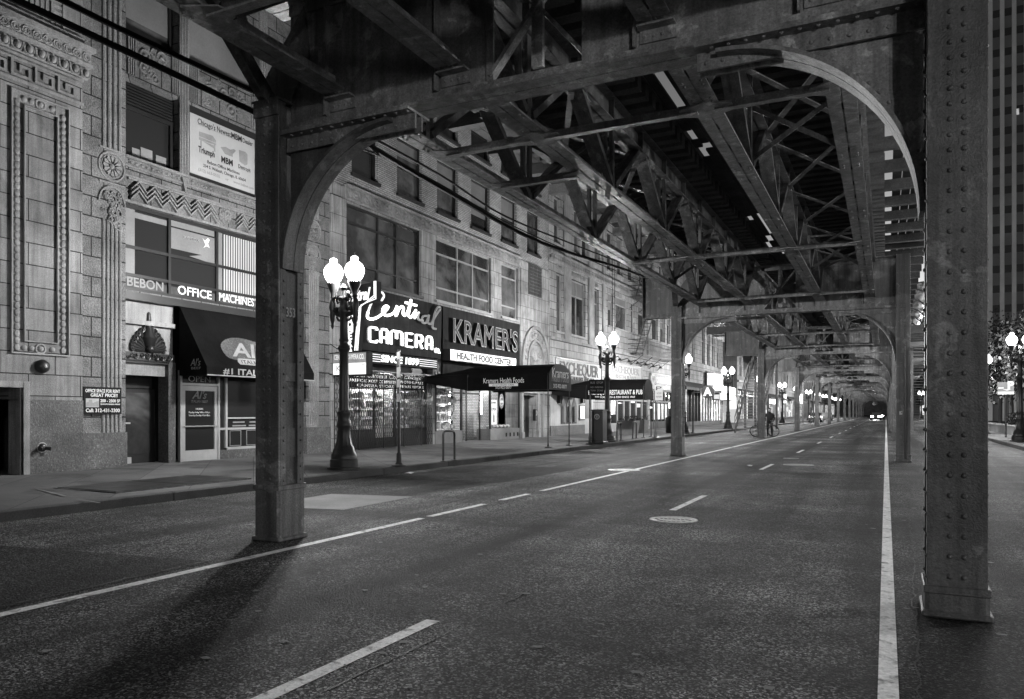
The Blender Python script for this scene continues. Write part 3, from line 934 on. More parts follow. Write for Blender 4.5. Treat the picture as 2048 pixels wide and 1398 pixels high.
dup(L0, (5.5, -4.5, .155), 'twin globe street lamp on the near right sidewalk, behind the camera')
for y in (74, 110, 150): dup(L0, (5.5, y, .155), 'far twin globe street lamp on the right sidewalk')

def globe_light(x, y, e):           # the bulb inside a globe
    l = bpy.data.lights.new('lamp_bulb', 'POINT'); l.energy = e; l.shadow_soft_size = .13; l.color = (1,1,1)
    o = bpy.data.objects.new('lamp_bulb', l); COL.objects.link(o); o.location = (x, y, .155+4.62)
LW = 1050.0
for o in [q for q in COL.objects if q.name.startswith('street_lamp')]:
    x, y = o.location.x, o.location.y
    if y < 70:
        for sg in (-1, 1): globe_light(x+sg*.31, y, LW*(.4 if 0 < x and 0 < y < 30 else .55 if 0 < x and y < 0 else 1))
    else: globe_light(x+.31, y, LW*2)
# ---- bike racks
def rack(px, py, label):
    x, y = ground(px, py, .16)
    m = MB(); w2 = .3; hh = .82
    pts = [(0,-w2,0),(0,-w2,hh-.12)] + [(0,-w2+.12-.12*math.cos(t), hh-.12+.12*math.sin(t)) for t in (PI/6,PI/3,PI/2)] + [(0,w2-.12+.12*math.sin(t), hh-.12+.12*math.cos(t)) for t in (0,PI/6,PI/3,PI/2)] + [(0,w2,0)]
    m.tube([(x+p[0], y+p[1], .16+p[2]) for p in pts], .032, 8)
    for sg in (-1, 1): m.lathe([(.09,0),(.09,.012),(.04,.02)], x, y+sg*w2, .157, 12)
    tag(m.build('bike_rack', IRON, smooth=True, loc=(x,y,.16)), label, 'bike rack', 'inverted U bike racks on the left sidewalk')
rack(898, 921, 'inverted U bike rack nearest the camera, in front of the camera shop')
rack(1238, 881, 'inverted U bike rack just right of the dark kiosk')
rack(1269, 877, 'inverted U bike rack in front of the concrete planters')
# ---- sign posts
def signpost(px, py, top, panels, label, rz):
    x, y = ground(px, py, .16)
    t = thing('sign_post', label, 'street sign', (x, y, .16))
    m = MB(); m.lathe([(.19,0),(.19,.02),(.10,.05),(.07,.1),(.065,.3),(.04,.34),(.036,top-.16)], x, y, .16, 12); m.build('pole', IRON, t, True)
    a = math.radians(rz); ux, uy = math.cos(a), math.sin(a)
    for (z0, z1, wd, lines, mt) in panels:
        m = MB(); m.prism([(-.03,z0),(wd,z0),(wd,z1),(-.03,z1)], lambda u, v, w: (x+ux*u+uy*(.04+w), y+uy*u-ux*(.04+w), v), .012)
        pn = m.build('sign_panel', mt, t)
        o = Vector((x+ux*.03+uy*.053, y+uy*.03-ux*.053, 0))
        for (s_, zz, hh, tm) in lines:
            text(s_, tm, pn, o+Vector((0,0,zz)), (ux,uy,0), (0,0,1), hh, width=wd-.1)
    return t
signpost(798, 932, 3.05, [(2.35,2.98,.42,[('BUS',2.6,.2,BLACKP)],ALU),(1.75,2.3,.42,[('STOP',1.95,.16,BLACKP)],WFRAME)], 'thin sign post with two narrow panels seen nearly edge on, before the camera shop', -46)
signpost(1180, 888, 2.85, [(2.25,2.85,.62,[('BUS  STOP',2.68,.09,GREYP),('NO  PARKING',2.5,.07,GREYP),('TOW  ZONE',2.36,.07,GREYP)],SIGND)], 'dark rectangular bus stop sign on a post left of the kiosk', 12)
signpost(1311, 876, 2.95, [(2.1,2.9,.38,[('P',2.62,.2,BLACKP),('1 HOUR',2.42,.1,BLACKP),('9AM-6PM',2.24,.09,BLACKP)],POSTER)], 'white parking hours sign on a post right of the planters', 12)
# ---- kiosk pillar
x, y = ground(1198, 887, .16)
t = thing('sidewalk_kiosk', 'tall narrow black kiosk pillar with a round emblem beside the second street lamp', 'kiosk', (x, y, .16))
m = MB(); m.bbox(x-.26, x+.26, y-.26, y+.3, .16, 1.55, .02); m.bbox(x-.3, x+.3, y-.3, y+.34, .157, .25, .02); m.box(x-.29, x+.29, y-.29, y+.33, 1.551, 1.6); m.build('cabinet', IRON, t)
m = MB(); m.torus((x, 1.3), .1, .02, lambda u, v, w: (u, y-.265+w*.5, v)); m.box(x-.02,x+.02,y-.27,y-.262,1.24,1.36); m.build('emblem', GREYP, t)
# ---- planters with flowers
def planter(px, py, w_, h_, label):
    x, y = ground(px, py, .16)
    t = thing('planter', label, 'planter', (x, y, .16), 'tapered concrete planters before the pub')
    m = MB(); a, b = w_*.42, w_*.5
    m.add([(x-a,y-a,.16),(x+a,y-a,.16),(x+a,y+a,.16),(x-a,y+a,.16),(x-b,y-b,.16+h_),(x+b,y-b,.16+h_),(x+b,y+b,.16+h_),(x-b,y+b,.16+h_),
           (x-b+.08,y-b+.08,.16+h_),(x+b-.08,y-b+.08,.16+h_),(x+b-.08,y+b-.08,.16+h_),(x-b+.08,y+b-.08,.16+h_),(x-b+.08,y-b+.08,.06+h_),(x+b-.08,y-b+.08,.06+h_),(x+b-.08,y+b-.08,.06+h_),(x-b+.08,y+b-.08,.06+h_)],
          [(0,3,2,1),(0,1,5,4),(1,2,6,5),(2,3,7,6),(3,0,4,7),(4,5,9,8),(5,6,10,9),(6,7,11,10),(7,4,8,11),(8,9,13,12),(9,10,14,13),(10,11,15,14),(11,8,12,15),(12,13,14,15)])
    m.build('tub', CONCP, t)
    m = MB(); rnd = random.Random(int(px))
    for i in range(260):
        c = Vector((x+rnd.uniform(-b,b)*.95, y+rnd.uniform(-b,b)*.95, .14+h_+rnd.random()**1.5*.32)); s_ = rnd.uniform(.03,.06)
        d = Vector((rnd.uniform(-1,1),rnd.uniform(-1,1),rnd.uniform(-.2,1))).normalized(); e = d.orthogonal().normalized(); f = d.cross(e)
        m.quad(c-e*s_, c+f*s_*.5, c+e*s_, c-f*s_*.5)
    m.build('flowers', LEAF, t)
planter(1257, 870, 1.05, .85, 'left one of two concrete planters with low flowers, by the pub')
planter(1278, 866, 1.05, .85, 'right one of two concrete planters with low flowers, by the pub')
# ---- litter bin
x, y = ground(1341, 866, .16)
t = thing('litter_bin', 'dark round litter bin partly behind the second left post', 'litter bin', (x, y, .16))
m = MB(); m.lathe([(.26,0),(.3,.1),(.32,.85),(.3,.9)], x, y, .16, 18); m.build('drum', IRON, t, True)
m = MB(); m.lathe([(.33,0),(.33,.05),(.2,.16),(.08,.19)], x, y, 1.06, 18); m.build('lid', IRON, t, True)
# ---- illuminated A sign on a bracket post
x, y = ground(1386, 866, .16)
t = thing('letter_sign', 'round black sign with a lit white letter A hanging from a bracket post', 'sign', (x, y, .16))
top = H+(HY-784)/F*zc(x, y)
m = MB(); m.lathe([(.15,0),(.15,.03),(.05,.06),(.045,top-.16)], x, y, .16, 10); m.bar((x,y,top-.02),(x+.75,y,top-.02),.05,.05); m.build('pole', IRON, t, True)
m = MB(); R = .42
m.prism([(R*math.cos(PI/8+PI/4*i), R*math.sin(PI/8+PI/4*i)) for i in range(8)], lambda u, v, w: (x+.95+u, y-.12+w, top+v), .24); db = m.build('disc', IRON, t)
text('A', LBOX, db, (x+.95, y-.13, top-.22), (1,0,0), (0,0,1), .46, bold=.06, align='CENTER', ext=.008)
# ---- person with a bicycle beyond the third post
def skin_body(name, verts, edges, radii, mt, parent, root=0):
    me = bpy.data.meshes.new(name); b = BASE[parent.name]
    me.from_pydata([tuple(Vector(v)-b) for v in verts], edges, [])
    ob = bpy.data.objects.new(name, me); COL.objects.link(ob)
    md = ob.modifiers.new('skin', 'SKIN'); md.use_smooth_shade = True
    me.update()
    if not me.skin_vertices:
        import bmesh
        bm = bmesh.new(); bm.from_mesh(me); bm.verts.layers.skin.verify(); bm.to_mesh(me); bm.free()
    for i, r in enumerate(radii):
        sv = me.skin_vertices[0].data[i]; sv.radius = (r, r); sv.use_root = (i == root)
    sb = ob.modifiers.new('sub', 'SUBSURF'); sb.levels = 2; sb.render_levels = 2
    dg = bpy.context.evaluated_depsgraph_get(); dg.update()
    me2 = bpy.data.meshes.new_from_object(ob.evaluated_get(dg))
    ob.modifiers.clear(); ob.data = me2; me2.materials.clear(); me2.materials.append(mt)
    bpy.data.meshes.remove(me)
    ob.parent = parent; BASE[ob.name] = b
    return ob
px_, py_ = -6.45, 49.2
t = thing('person', 'person in dark clothes standing in the road beyond the third left post', 'person', (px_, py_, 0))
def P_(x, y, z): return (px_+x, py_+y, z)
V = [P_(0,0,.92),P_(0,0,1.12),P_(0,-.02,1.36),P_(0,-.03,1.46),P_(0,-.05,1.55),P_(0,-.06,1.66),      # 0-5 spine, neck, head
     P_(-.1,0,.88),P_(-.12,-.06,.48),P_(-.12,.02,.09),P_(-.12,-.14,.04),                              # 6-9 leg
     P_(.1,0,.88),P_(.13,-.12,.5),P_(.14,-.02,.09),P_(.14,-.18,.04),                                  # 10-13
     P_(-.2,-.02,1.36),P_(-.27,-.05,1.1),P_(-.22,-.24,.95),P_(-.2,-.32,.94),                          # 14-17 arm
     P_(.2,-.02,1.36),P_(.28,-.04,1.1),P_(.24,-.2,.93),P_(.22,-.28,.91)]
E = [(0,1),(1,2),(2,3),(3,4),(4,5),(0,6),(6,7),(7,8),(8,9),(0,10),(10,11),(11,12),(12,13),(2,14),(14,15),(15,16),(16,17),(2,18),(18,19),(19,20),(20,21)]
Rr = [.15,.145,.15,.065,.085,.09,.1,.075,.05,.04,.1,.075,.05,.04,.075,.05,.036,.035,.075,.05,.036,.035]
body = skin_body('body', V, E, Rr, CLOTH, t)
m = MB(); m.sphere(P_(0,-.065,1.62), .098, 14, 10, (.85,1,1.2)); m.sphere(P_(0,-.165,1.61), .018, 6, 4)
for sg in (-1, 1):
    m.sphere(P_(sg*.09,-.05,1.62), .022, 6, 4, (.5,1,1.4))
m.build('face', SKIN, t, True)
m = MB(); m.sphere(P_(0,-.035,1.665), .108, 14, 8, (.9,1,.95)); m.build('hair', CLOTH, t, True)
m = MB()
for hx in (-.2, .22):
    hz = .92 if hx < 0 else .89
    for i in range(4):
        ln = (.07,.08,.076,.06)[i]; a = P_(hx-.03+.02*i, -.31, hz-.0)
        m.tube([a, (a[0], a[1]-ln*.6, a[2]-.015), (a[0], a[1]-ln*.75, a[2]-.05)], [.011,.0095,.008], 6)
    a = P_(hx+(.04 if hx < 0 else -.04), -.28, hz+.01); m.tube([a, (a[0], a[1]-.03, a[2]-.02), (a[0], a[1]-.055, a[2]-.045)], [.012,.011,.008], 6)
m.build('fingers', SKIN, t, True)
m = MB(); m.bbox(px_-.17, px_+.17, py_+.11, py_+.32, .98, 1.42, .05); m.build('backpack', RUBBER, t)
t = thing('bicycle', 'dark bicycle stood behind the third left post beside the person', 'bicycle', (-6.6, 48.2, 0))
for wx in (-7.15, -6.1):
    m = MB(); m.torus((wx, .34), .32, .022, lambda u, v, w: (u, 48.2+w, v), 24, 6)
    for i in range(10):
        a = 2*PI*i/10; m.tube([(wx, 48.2, .34), (wx+.31*math.cos(a), 48.2, .34+.31*math.sin(a))], .003, 3)
    m.build('wheel', RUBBER, t)
m = MB()
for a, b in (((-7.95,.34),(-7.55,.34)),((-7.55,.34),(-7.7,.85)),((-7.7,.8),(-7.05,.8)),((-7.55,.34),(-7.05,.72)),((-7.05,.95),(-6.9,.34)),((-7.95,.34),(-7.68,.75))):
    m.tube([(a[0]+.8,48.2,a[1]),(b[0]+.8,48.2,b[1])], .018, 6)
m.build('frame', IRON, t)
m = MB(); m.bbox(-7.05,-6.78,48.12,48.28,.86,.92,.02); m.build('saddle', RUBBER, t)
m = MB(); m.tube([(-6.25,47.9,1.0),(-6.27,48.2,.98),(-6.25,48.5,1.0)], .014, 6); m.build('handlebar', IRON, t)

# ---- cars
def car(x, y, rz, mt, label, lit=0, sc=1.0):
    t = thing('parked_car' if not lit else 'oncoming_car', label, 'car', (0,0,0))
    prof = [(-2.2,.35),(-2.25,.6),(-2.1,.82),(-1.2,.93),(-.55,1.38),(.75,1.43),(1.5,.98),(2.15,.9),(2.25,.62),(2.2,.35)]
    m = MB()
    secs = [(-.86,.9),(-.8,1.0),(.8,1.0),(.86,.9)]
    vs = []
    for (yy, k) in secs:
        for (u, v) in prof:
            inset = .14 if v > 1.1 else 0
            vs.append((u, yy*(1-inset/.86) , .35+(v-.35)*k))
    n = len(prof); fs = []
    for i in range(3):
        for k in range(n): l = (k+1) % n; fs.append((i*n+k, i*n+l, (i+1)*n+l, (i+1)*n+k))
    fs += [tuple(range(n)), tuple(range(4*n-1, 3*n-1, -1))]
    m.add(vs, fs); m.build('body', mt, t)
    for wx in (-1.4, 1.4):
        for wy in (-.8, .8):
            m = MB(); m.prism([(.33*math.cos(2*PI*i/16), .33*math.sin(2*PI*i/16)) for i in range(16)], lambda u, v, w: (wx+u, wy-.1+w, .33+v), .2)
            wl = m.build('wheel', RUBBER, t)
            m = MB(); m.prism([(.19*math.cos(2*PI*i/12), .19*math.sin(2*PI*i/12)) for i in range(12)], lambda u, v, w: (wx+u, wy+(.1 if wy > 0 else -.11)+w, .33+v), .01); m.build('rim', ALU, wl)
    m = MB()
    m.prism([(-1.14,.97),(-.58,1.34),(.73,1.38),(1.36,1.0)], lambda u, v, w: (u, -.79+w, v), 1.58); m.build('windows', GLASS, t)
    for wy in (-.6, .6):
        m = MB(); m.sphere((-2.24, wy, .66), .17 if lit else .09, 8, 6, (.4,1.3,.8)); m.build('headlight', HEADL if lit else ALU, t)
        m = MB(); m.box(2.2, 2.27, wy-.16, wy+.16, .7, .82); m.build('tail_light', POSTG, t)
    t.location = (x, y, 0); t.rotation_euler = (0, 0, rz); BASE[t.name] = Vector((x, y, 0))
    return t
car(-9.6, 124, -PI/2, CARP, 'dark car parked at the left kerb past the fifth left post')
car(-9.6, 148, -PI/2, CARS, 'silver car parked at the left kerb beyond the dark parked car')
car(3.2, 155, PI/2, CARS, 'pale car parked on the far right side of the street')
car(-1.7, 158, PI/2, CARP, 'oncoming car with glaring headlights, nearer one at the end of the street', 1)
car(-1.95, 170, PI/2, CARP, 'oncoming car with glaring headlights just behind the nearest oncoming one', 1)
car(-1.3, 186, PI/2, CARP, 'oncoming car with glaring headlights furthest back at the end of the street', 1)

for x, y in ((-1.7, 155.5), (-1.95, 167.5)):
    l = bpy.data.lights.new('headlight_beam', 'SPOT'); l.energy = 1000; l.spot_size = math.radians(50); l.spot_blend = .8; l.shadow_soft_size = .1
    o = bpy.data.objects.new('headlight_beam', l); COL.objects.link(o); o.location = (x, y, .75); o.rotation_euler = (math.radians(-80), 0, 0)
# ---- cables strung along the structure
def cable(pts, X, r, label):
    P = []
    for (px, py, x) in pts: y = yat(px, x); P.append(Vector((x, y, H+(HY-py)/F*zc(x, y))))
    Q = []
    for i in range(len(P)-1):
        p0, p1, p2, p3 = P[max(i-1,0)], P[i], P[i+1], P[min(i+2,len(P)-1)]
        for k in range(8):
            u = k/8; Q.append(.5*((2*p1)+(p2-p0)*u+(2*p0-5*p1+4*p2-p3)*u*u+(3*p1-p0-3*p2+p3)*u**3))
    Q.append(P[-1]); m = MB(); m.tube(Q, r, 6)
    tag(m.build('cable', RUBBER, loc=tuple(P[0]), smooth=True), label, 'cable', 'cables strung beside the railway')
cable([(700,268,-7.3),(895,383,-7.6),(1090,488,-7.9),(1300,560,-8.0),(1420,640,-8.0)], 0, .045, 'thick drooping cable bundle crossing in front of the brick wall')
cable([(705,255,-7.3),(880,350,-7.6),(1010,432,-7.9),(1150,490,-8.0),(1292,545,-8.0)], 0, .022, 'thin cable just above the thick cable bundle')
cable([(690,285,-7.3),(850,352,-7.6),(1060,468,-7.9),(1300,570,-8.0)], 0, .014, 'thinnest wire crossing below the thick cable bundle')
cable([(-90,-55,-7.2),(32,0,-7.2),(260,106,-7.2),(520,229,-7.0)], 0, .035, 'lower of two black cables slanting across the top left facade')
cable([(10,-55,-7.2),(123,0,-7.2),(260,67,-7.2),(505,182,-7.0)], 0, .03, 'upper of two black cables slanting across the top left facade')
# =================================================================== LEFT SIDE BUILDINGS
FX = XF_
GZ = .2
def wall(mb, X, y0, y1, z0, z1, ops, dep=.3):
    ys = sorted(set([y0, y1]+[v for o in ops for v in o[:2] if y0 < v < y1]))
    zs = sorted(set([z0, z1]+[v for o in ops for v in o[2:] if z0 < v < z1]))
    for i in range(len(ys)-1):
        for j in range(len(zs)-1):
            ym, zm = (ys[i]+ys[i+1])/2, (zs[j]+zs[j+1])/2
            if any(o[0] < ym < o[1] and o[2] < zm < o[3] for o in ops): continue
            mb.quad((X,ys[i],zs[j]),(X,ys[i+1],zs[j]),(X,ys[i+1],zs[j+1]),(X,ys[i],zs[j+1]))
    for a, b, c, d in ops:
        mb.quad((X,a,c),(X-dep,a,c),(X-dep,a,d),(X,a,d)); mb.quad((X,b,c),(X-dep,b,c),(X-dep,b,d),(X,b,d))
        mb.quad((X,a,c),(X-dep,a,c),(X-dep,b,c),(X,b,c)); mb.quad((X,a,d),(X-dep,a,d),(X-dep,b,d),(X,b,d))
    D = 12
    mb.quad((X-D,y0,z0),(X-D,y1,z0),(X-D,y1,z1),(X-D,y0,z1)); mb.quad((X,y0,z0),(X-D,y0,z0),(X-D,y0,z1),(X,y0,z1))
    mb.quad((X,y1,z0),(X-D,y1,z0),(X-D,y1,z1),(X,y1,z1)); mb.quad((X,y0,z1),(X-D,y0,z1),(X-D,y1,z1),(X,y1,z1))
WR = random.Random(4)
def window(bld, X, op, dep=.22, cols=1, rows=1, fw=.05, fm=None, gm=None, blind=0, sill=0, sillm=None, fd=.07):
    y0, y1, z0, z1 = op
    x = X-dep; fm = fm or WFRAME
    m = MB()
    m.box(x-.02, x+fd, y0, y0+fw, z0, z1); m.box(x-.02, x+fd, y1-fw, y1, z0, z1)
    m.box(x-.02, x+fd-.003, y0+fw, y1-fw, z1-fw, z1); m.box(x-.02, x+fd-.003, y0+fw, y1-fw, z0, z0+fw)
    cs = cols if isinstance(cols, (list, tuple)) else [i/cols for i in range(1, cols)]
    rs = rows if isinstance(rows, (list, tuple)) else [i/rows for i in range(1, rows)]
    for c in cs:
        yc = y0+(y1-y0)*c; m.box(x-.02, x+fd-.008, yc-fw*.45, yc+fw*.45, z0+fw, z1-fw)
    for r in rs:
        zz = z0+(z1-z0)*r; m.box(x-.02, x+fd-.012, y0+fw, y1-fw, zz-fw*.45, zz+fw*.45)
    if sill: m.box(x, X+sill, y0-.06, y1+.06, z0-.1, z0-.002)
    w_ = m.build('window', fm, bld)
    m = MB(); m.quad((x,y0+.01,z0+.01),(x,y1-.01,z0+.01),(x,y1-.01,z1-.01),(x,y0+.01,z1-.01)); m.build('pane', gm or GLASS, w_)
    if blind:
        zb = z1-(z1-z0)*blind
        m = MB(); m.quad((x+.006,y0+fw,zb),(x+.006,y1-fw,zb),(x+.006,y1-fw,z1-fw),(x+.006,y0+fw,z1-fw)); m.build('blind', BLIND, w_)
    return w_
def fmap(X, sg=1):
    return lambda u, v, w: (X+w, u, v)
def fbox(m, X, y0, y1, z0, z1, t): m.box(X-.02, X+t, y0, y1, z0, z1)
def rosette(m, X, y, z, r, pet=10):
    m.torus((y, z), r, r*.09, fmap(X), 22, 6); m.torus((y, z), r*.8, r*.05, fmap(X), 20, 5)
    m.dome((X, y, z), (1,0,0), r*.2, 8)
    for i in range(pet):
        a = 2*PI*i/pet; ca, sa = math.cos(a), math.sin(a)
        p = [(y+r*.24*ca, z+r*.24*sa), (y+r*.62*ca-r*.14*sa, z+r*.62*sa+r*.14*ca), (y+r*.74*ca, z+r*.74*sa), (y+r*.62*ca+r*.14*sa, z+r*.62*sa-r*.14*ca)]
        m.prism(p, fmap(X), r*.13)
def foliage_relief(m, X, y0, y1, z0, z1, rnd, sc=.2):
    n = int((y1-y0)*(z1-z0)/(sc*sc)*.9)+2
    for i in range(n):
        r = sc*rnd.uniform(.3,.75); y = rnd.uniform(y0+r, max(y0+r, y1-r)); z = rnd.uniform(z0+r, max(z0+r, z1-r))
        k = rnd.random()
        if k < .45:
            m.torus((y,z), r*.8, r*.2, fmap(X+.002*(i % 5)), 12, 5); m.dome((X,y,z), (1,0,0), r*.35, 7)
        elif k < .75:
            a = rnd.uniform(0, 6.3); P = []
            for q in range(9):
                t = q/8*4.5; rr = r*(1-q/10); P.append((X+.015, y+rr*math.cos(a+t), z+rr*math.sin(a+t)))
            m.tube(P, [.028*(1-q/14) for q in range(9)], 5)
        else:
            for q in range(5):
                a = 2*PI*q/5; m.dome((X, y+r*.6*math.cos(a), z+r*.6*math.sin(a)), (1,0,0), r*.3, 6)
def flutes(m, X, y0, y1, z0, z1, n):
    for i in range(n):
        y = y0+(y1-y0)*(i+.5)/n; r = (y1-y0)/n*.36
        m.tube([(X, y, z0), (X, y, z1)], r, 8)
        m.sphere((X, y, z0), r, 8, 4)
rnd = random.Random(2)
# ------------------------------------------------------------------ A: limestone building at the left edge
AX = FX+.24
ya0, ya1 = 3.0, yat(165, AX)
A = thing('stone_building', 'smooth limestone building front with greek key frieze at the left edge', 'building', (AX, ya0, GZ))
dz1 = zat(40, 775, AX); dy1 = yat(44, AX)
m = MB(); door_op = (dy1-1.5, dy1, GZ, dz1); zg = zat(110, 800, AX)
wall(m, AX, ya0, ya1, zg, 24, [(door_op[0], door_op[1], zg, dz1)], .9)
m.build('wall', STONEA, A)
m = MB(); wall(m, AX+.03, ya0, ya1, .12, zg, [(door_op[0], door_op[1], .12, zg)], .5); m.build('granite_base', GRAN, A)
m = MB(); fw = .13
m.box(AX, AX+.06, dy1, dy1+fw, .15, dz1+fw); m.box(AX, AX+.055, door_op[0]-fw, dy1, dz1, dz1+fw); m.box(AX, AX+.06, door_op[0]-fw, door_op[0], .15, dz1); m.build('door_surround', STONEP, A)
m = MB(); m.box(AX-.86, AX-.8, door_op[0], dy1, .15, dz1); d = m.build('door', DARKF, A)
m = MB(); m.box(AX-.795, AX-.76, dy1-.46, dy1-.43, .15, 2.0); m.build('door_edge_strip', ALU, d)
m = MB(); m.box(AX-.42,AX-.02,dy1-.03,dy1-.004,.16,dz1-.01); m.build('door_reveal', STONEP, A)
# beaded panel
py0, py1, pz0, pz1 = rect(20, 175, 706, 137, AX)
m = MB()
for e, tk, a in ((0,.06,.03), (.26,.06,.022)):
    for (a0, a1, b0, b1) in ((py0+e, py1-e, pz1-e-a, pz1-e), (py0+e, py1-e, pz0+e, pz0+e+a), (py0+e, py0+e+a, pz0+e+a, pz1-e-a), (py1-e-a, py1-e, pz0+e+a, pz1-e-a)):
        fbox(m, AX, a0, a1, b0, b1, tk)
ym = (py0+py1)/2
m.build('panel_moulding', STONEP, A)
m = MB()
e = .13; z = pz0+e
while z < pz1-e:
    for y in (py0+e, py1-e): m.sphere((AX, y, z), .072, 8, 5, (.8,.95,1.05))
    z += .145
y = py0+e+.15
while y < py1-e-.1:
    if abs(y-ym) > .14:
        for zz in (pz0+e, pz1-e): m.sphere((AX, y, zz), .066, 8, 5, (.8,1.1,.9))
    y += .15
m.torus((ym, pz0+e), .1, .03, fmap(AX)); m.torus((ym, pz1-e), .1, .03, fmap(AX)); m.dome((AX,ym,pz0+e),(1,0,0),.07,8); m.dome((AX,ym,pz1-e),(1,0,0),.07,8)
m.build('bead_moulding', STONEP, A, True)
# frieze: key pattern, egg row, rosette band and projecting cornice
kz0, kz1 = zat(150, 197, AX), zat(150, 163, AX)
m = MB(); u = (kz1-kz0); t_ = u*.115; y = ya1-.1
fbox(m, AX, ya0, ya1, kz0-.12, kz0-.05, .05); fbox(m, AX, ya0, ya1, kz1+.04, kz1+.09, .05)
while y > ya0+.8:
    s_ = u
    for (a, b, c, d) in ((0,1.3,.88,1),(1.18,1.3,0,.88),(.25,1.18,0,.12),(.25,.37,.12,.66),(.37,.85,.54,.66),(.73,.85,.3,.54)):
        fbox(m, AX, y-b*s_, y-a*s_, kz0+c*s_, kz0+d*s_, .045)
    y -= 1.3*s_
m.build('greek_key_frieze', STONEP, A)
m = MB(); ez = zat(155, 163, AX)+.22
y = ya1+.02
while y > ya0+.5:
    m.sphere((AX+.1, y, ez), .075, 10, 6, (.8,.85,1.1)); m.torus((y, ez), .105, .02, fmap(AX+.08), 12, 5)
    m.prism([(y-.14,ez+.1),(y-.11,ez+.1),(y-.125,ez-.1)], fmap(AX+.06), .05)
    y -= .25
m.box(AX-.02, AX+.06, ya0, ya1+.1, ez-.12, ez+.12)
m.build('egg_moulding', STONEP, A, True)
m = MB(); cz = ez+.14
m.box(AX-.02, AX+.17, ya0, ya1+.14, cz, cz+.07)
m.box(AX-.02, AX+.13, ya0, ya1+.12, cz+.07, cz+.34)
y = ya1
while y > ya0+.5:
    m.torus((y, cz+.2), .09, .022, fmap(AX+.13), 14, 5); m.torus((y, cz+.2), .045, .016, fmap(AX+.135), 10, 5); y -= .22
m.box(AX-.02, AX+.22, ya0, ya1+.18, cz+.34, cz+.44)
m.build('cornice', STONEP, A)
m = MB(); z0_ = cz+.62           # incised upper panels
fbox(m, AX, ya0, ya1-.02, z0_-.12, z0_-.02, .10)
for k in range(4):
    yb = ya1-.42-k*1.35
    for a, b in ((0,.05),(.26,.31)): fbox(m, AX, yb-b, yb-a, z0_, 24, .03)
    for q in range(14): fbox(m, AX, yb-.25, yb-.06, z0_+.3+.13*q, z0_+.36+.13*q, .02)
    fbox(m, AX, yb-1.04, yb-.31, z0_+.52, z0_+.57, .03); fbox(m, AX, yb-1.04, yb-.31, z0_+.1, z0_+.14, .03)
    for q in range(6): fbox(m, AX, yb-.42-.11*q, yb-.36-.11*q, z0_+.15, z0_+.5, .02)
m.build('panel_carving', STONEP, A)
y, z = yat(82, AX), zat(82, 733, AX)
t = thing('alarm_bell', 'round alarm bell on the limestone wall left of the fluted pilaster', 'alarm bell', (AX, y, z))
m = MB(); m.prism([(.14*math.cos(2*PI*i/20), .14*math.sin(2*PI*i/20)) for i in range(20)], lambda u, v, w: (AX+w, y+u, z+v), .05)
m.dome((AX+.05, y, z), (1,0,0), .15, 20); m.build('gong', IRON, t, True)
m = MB(); m.dome((AX+.16, y, z), (1,0,0), .03, 10); m.build('centre_boss', WHITEP, t)
y, z = yat(88, AX+.1), zat(88, 895, AX+.1)
t = thing('standpipe', 'twin dark fire hose connection low on the granite base', 'standpipe', (AX, y, z))
m = MB(); m.dome((AX+.03,y,z),(1,0,0),.1,12)
for sg in (-1, 1): m.tube([(AX+.03,y,z),(AX+.1,y+sg*.06,z-.02),(AX+.16,y+sg*.12,z-.03)], [.04,.04,.045], 10)
m.build('pipes', IRON, t, True)
m = MB(); m.torus((y, z), .1, .014, fmap(AX+.035)); m.build('plate_ring', ALU, t)

# ------------------------------------------------------------------ B: terracotta building with office machine shop
yb0, yb1 = ya1+.003, yat(655, FX)
B = thing('terracotta_building', 'terracotta faced building with fluted pilasters, office machine shop upstairs and sandwich shop below', 'building', (FX, yb0, GZ))
b0, b1 = yat(247, FX), yat(606, FX); bc = (b0+b1)/2
z2b, z2t = zat(248, 578, FX), zat(248, 403, FX)
z3b, z3t = zat(258, 312, FX), zat(258, 203, FX)
z3f = zat(258, 155, FX)
z4b = zat(258, 62, FX); z4t = z4b+(z3f-z3b)
zgt = z2b-.06
m1, m2 = yat(357, FX), yat(376, FX)
ops = [(b0, b1, z2b, z2t), (b0, b1, .15, zgt)]
w3 = [(b0+.06, m1), (m2, 2*bc-m2), (2*bc-m1, b1-.06)]
for a, b in w3: ops += [(a, b, z3b, z3f), (a, b, z4b, z4t), (a, b, z4b+4.1, z4t+4.1), (a, b, z4b+8.2, z4t+8.2)]
m = MB(); wall(m, FX, yb0, yb1, .12, 26, ops, .9); m.build('wall', STONEB, B)
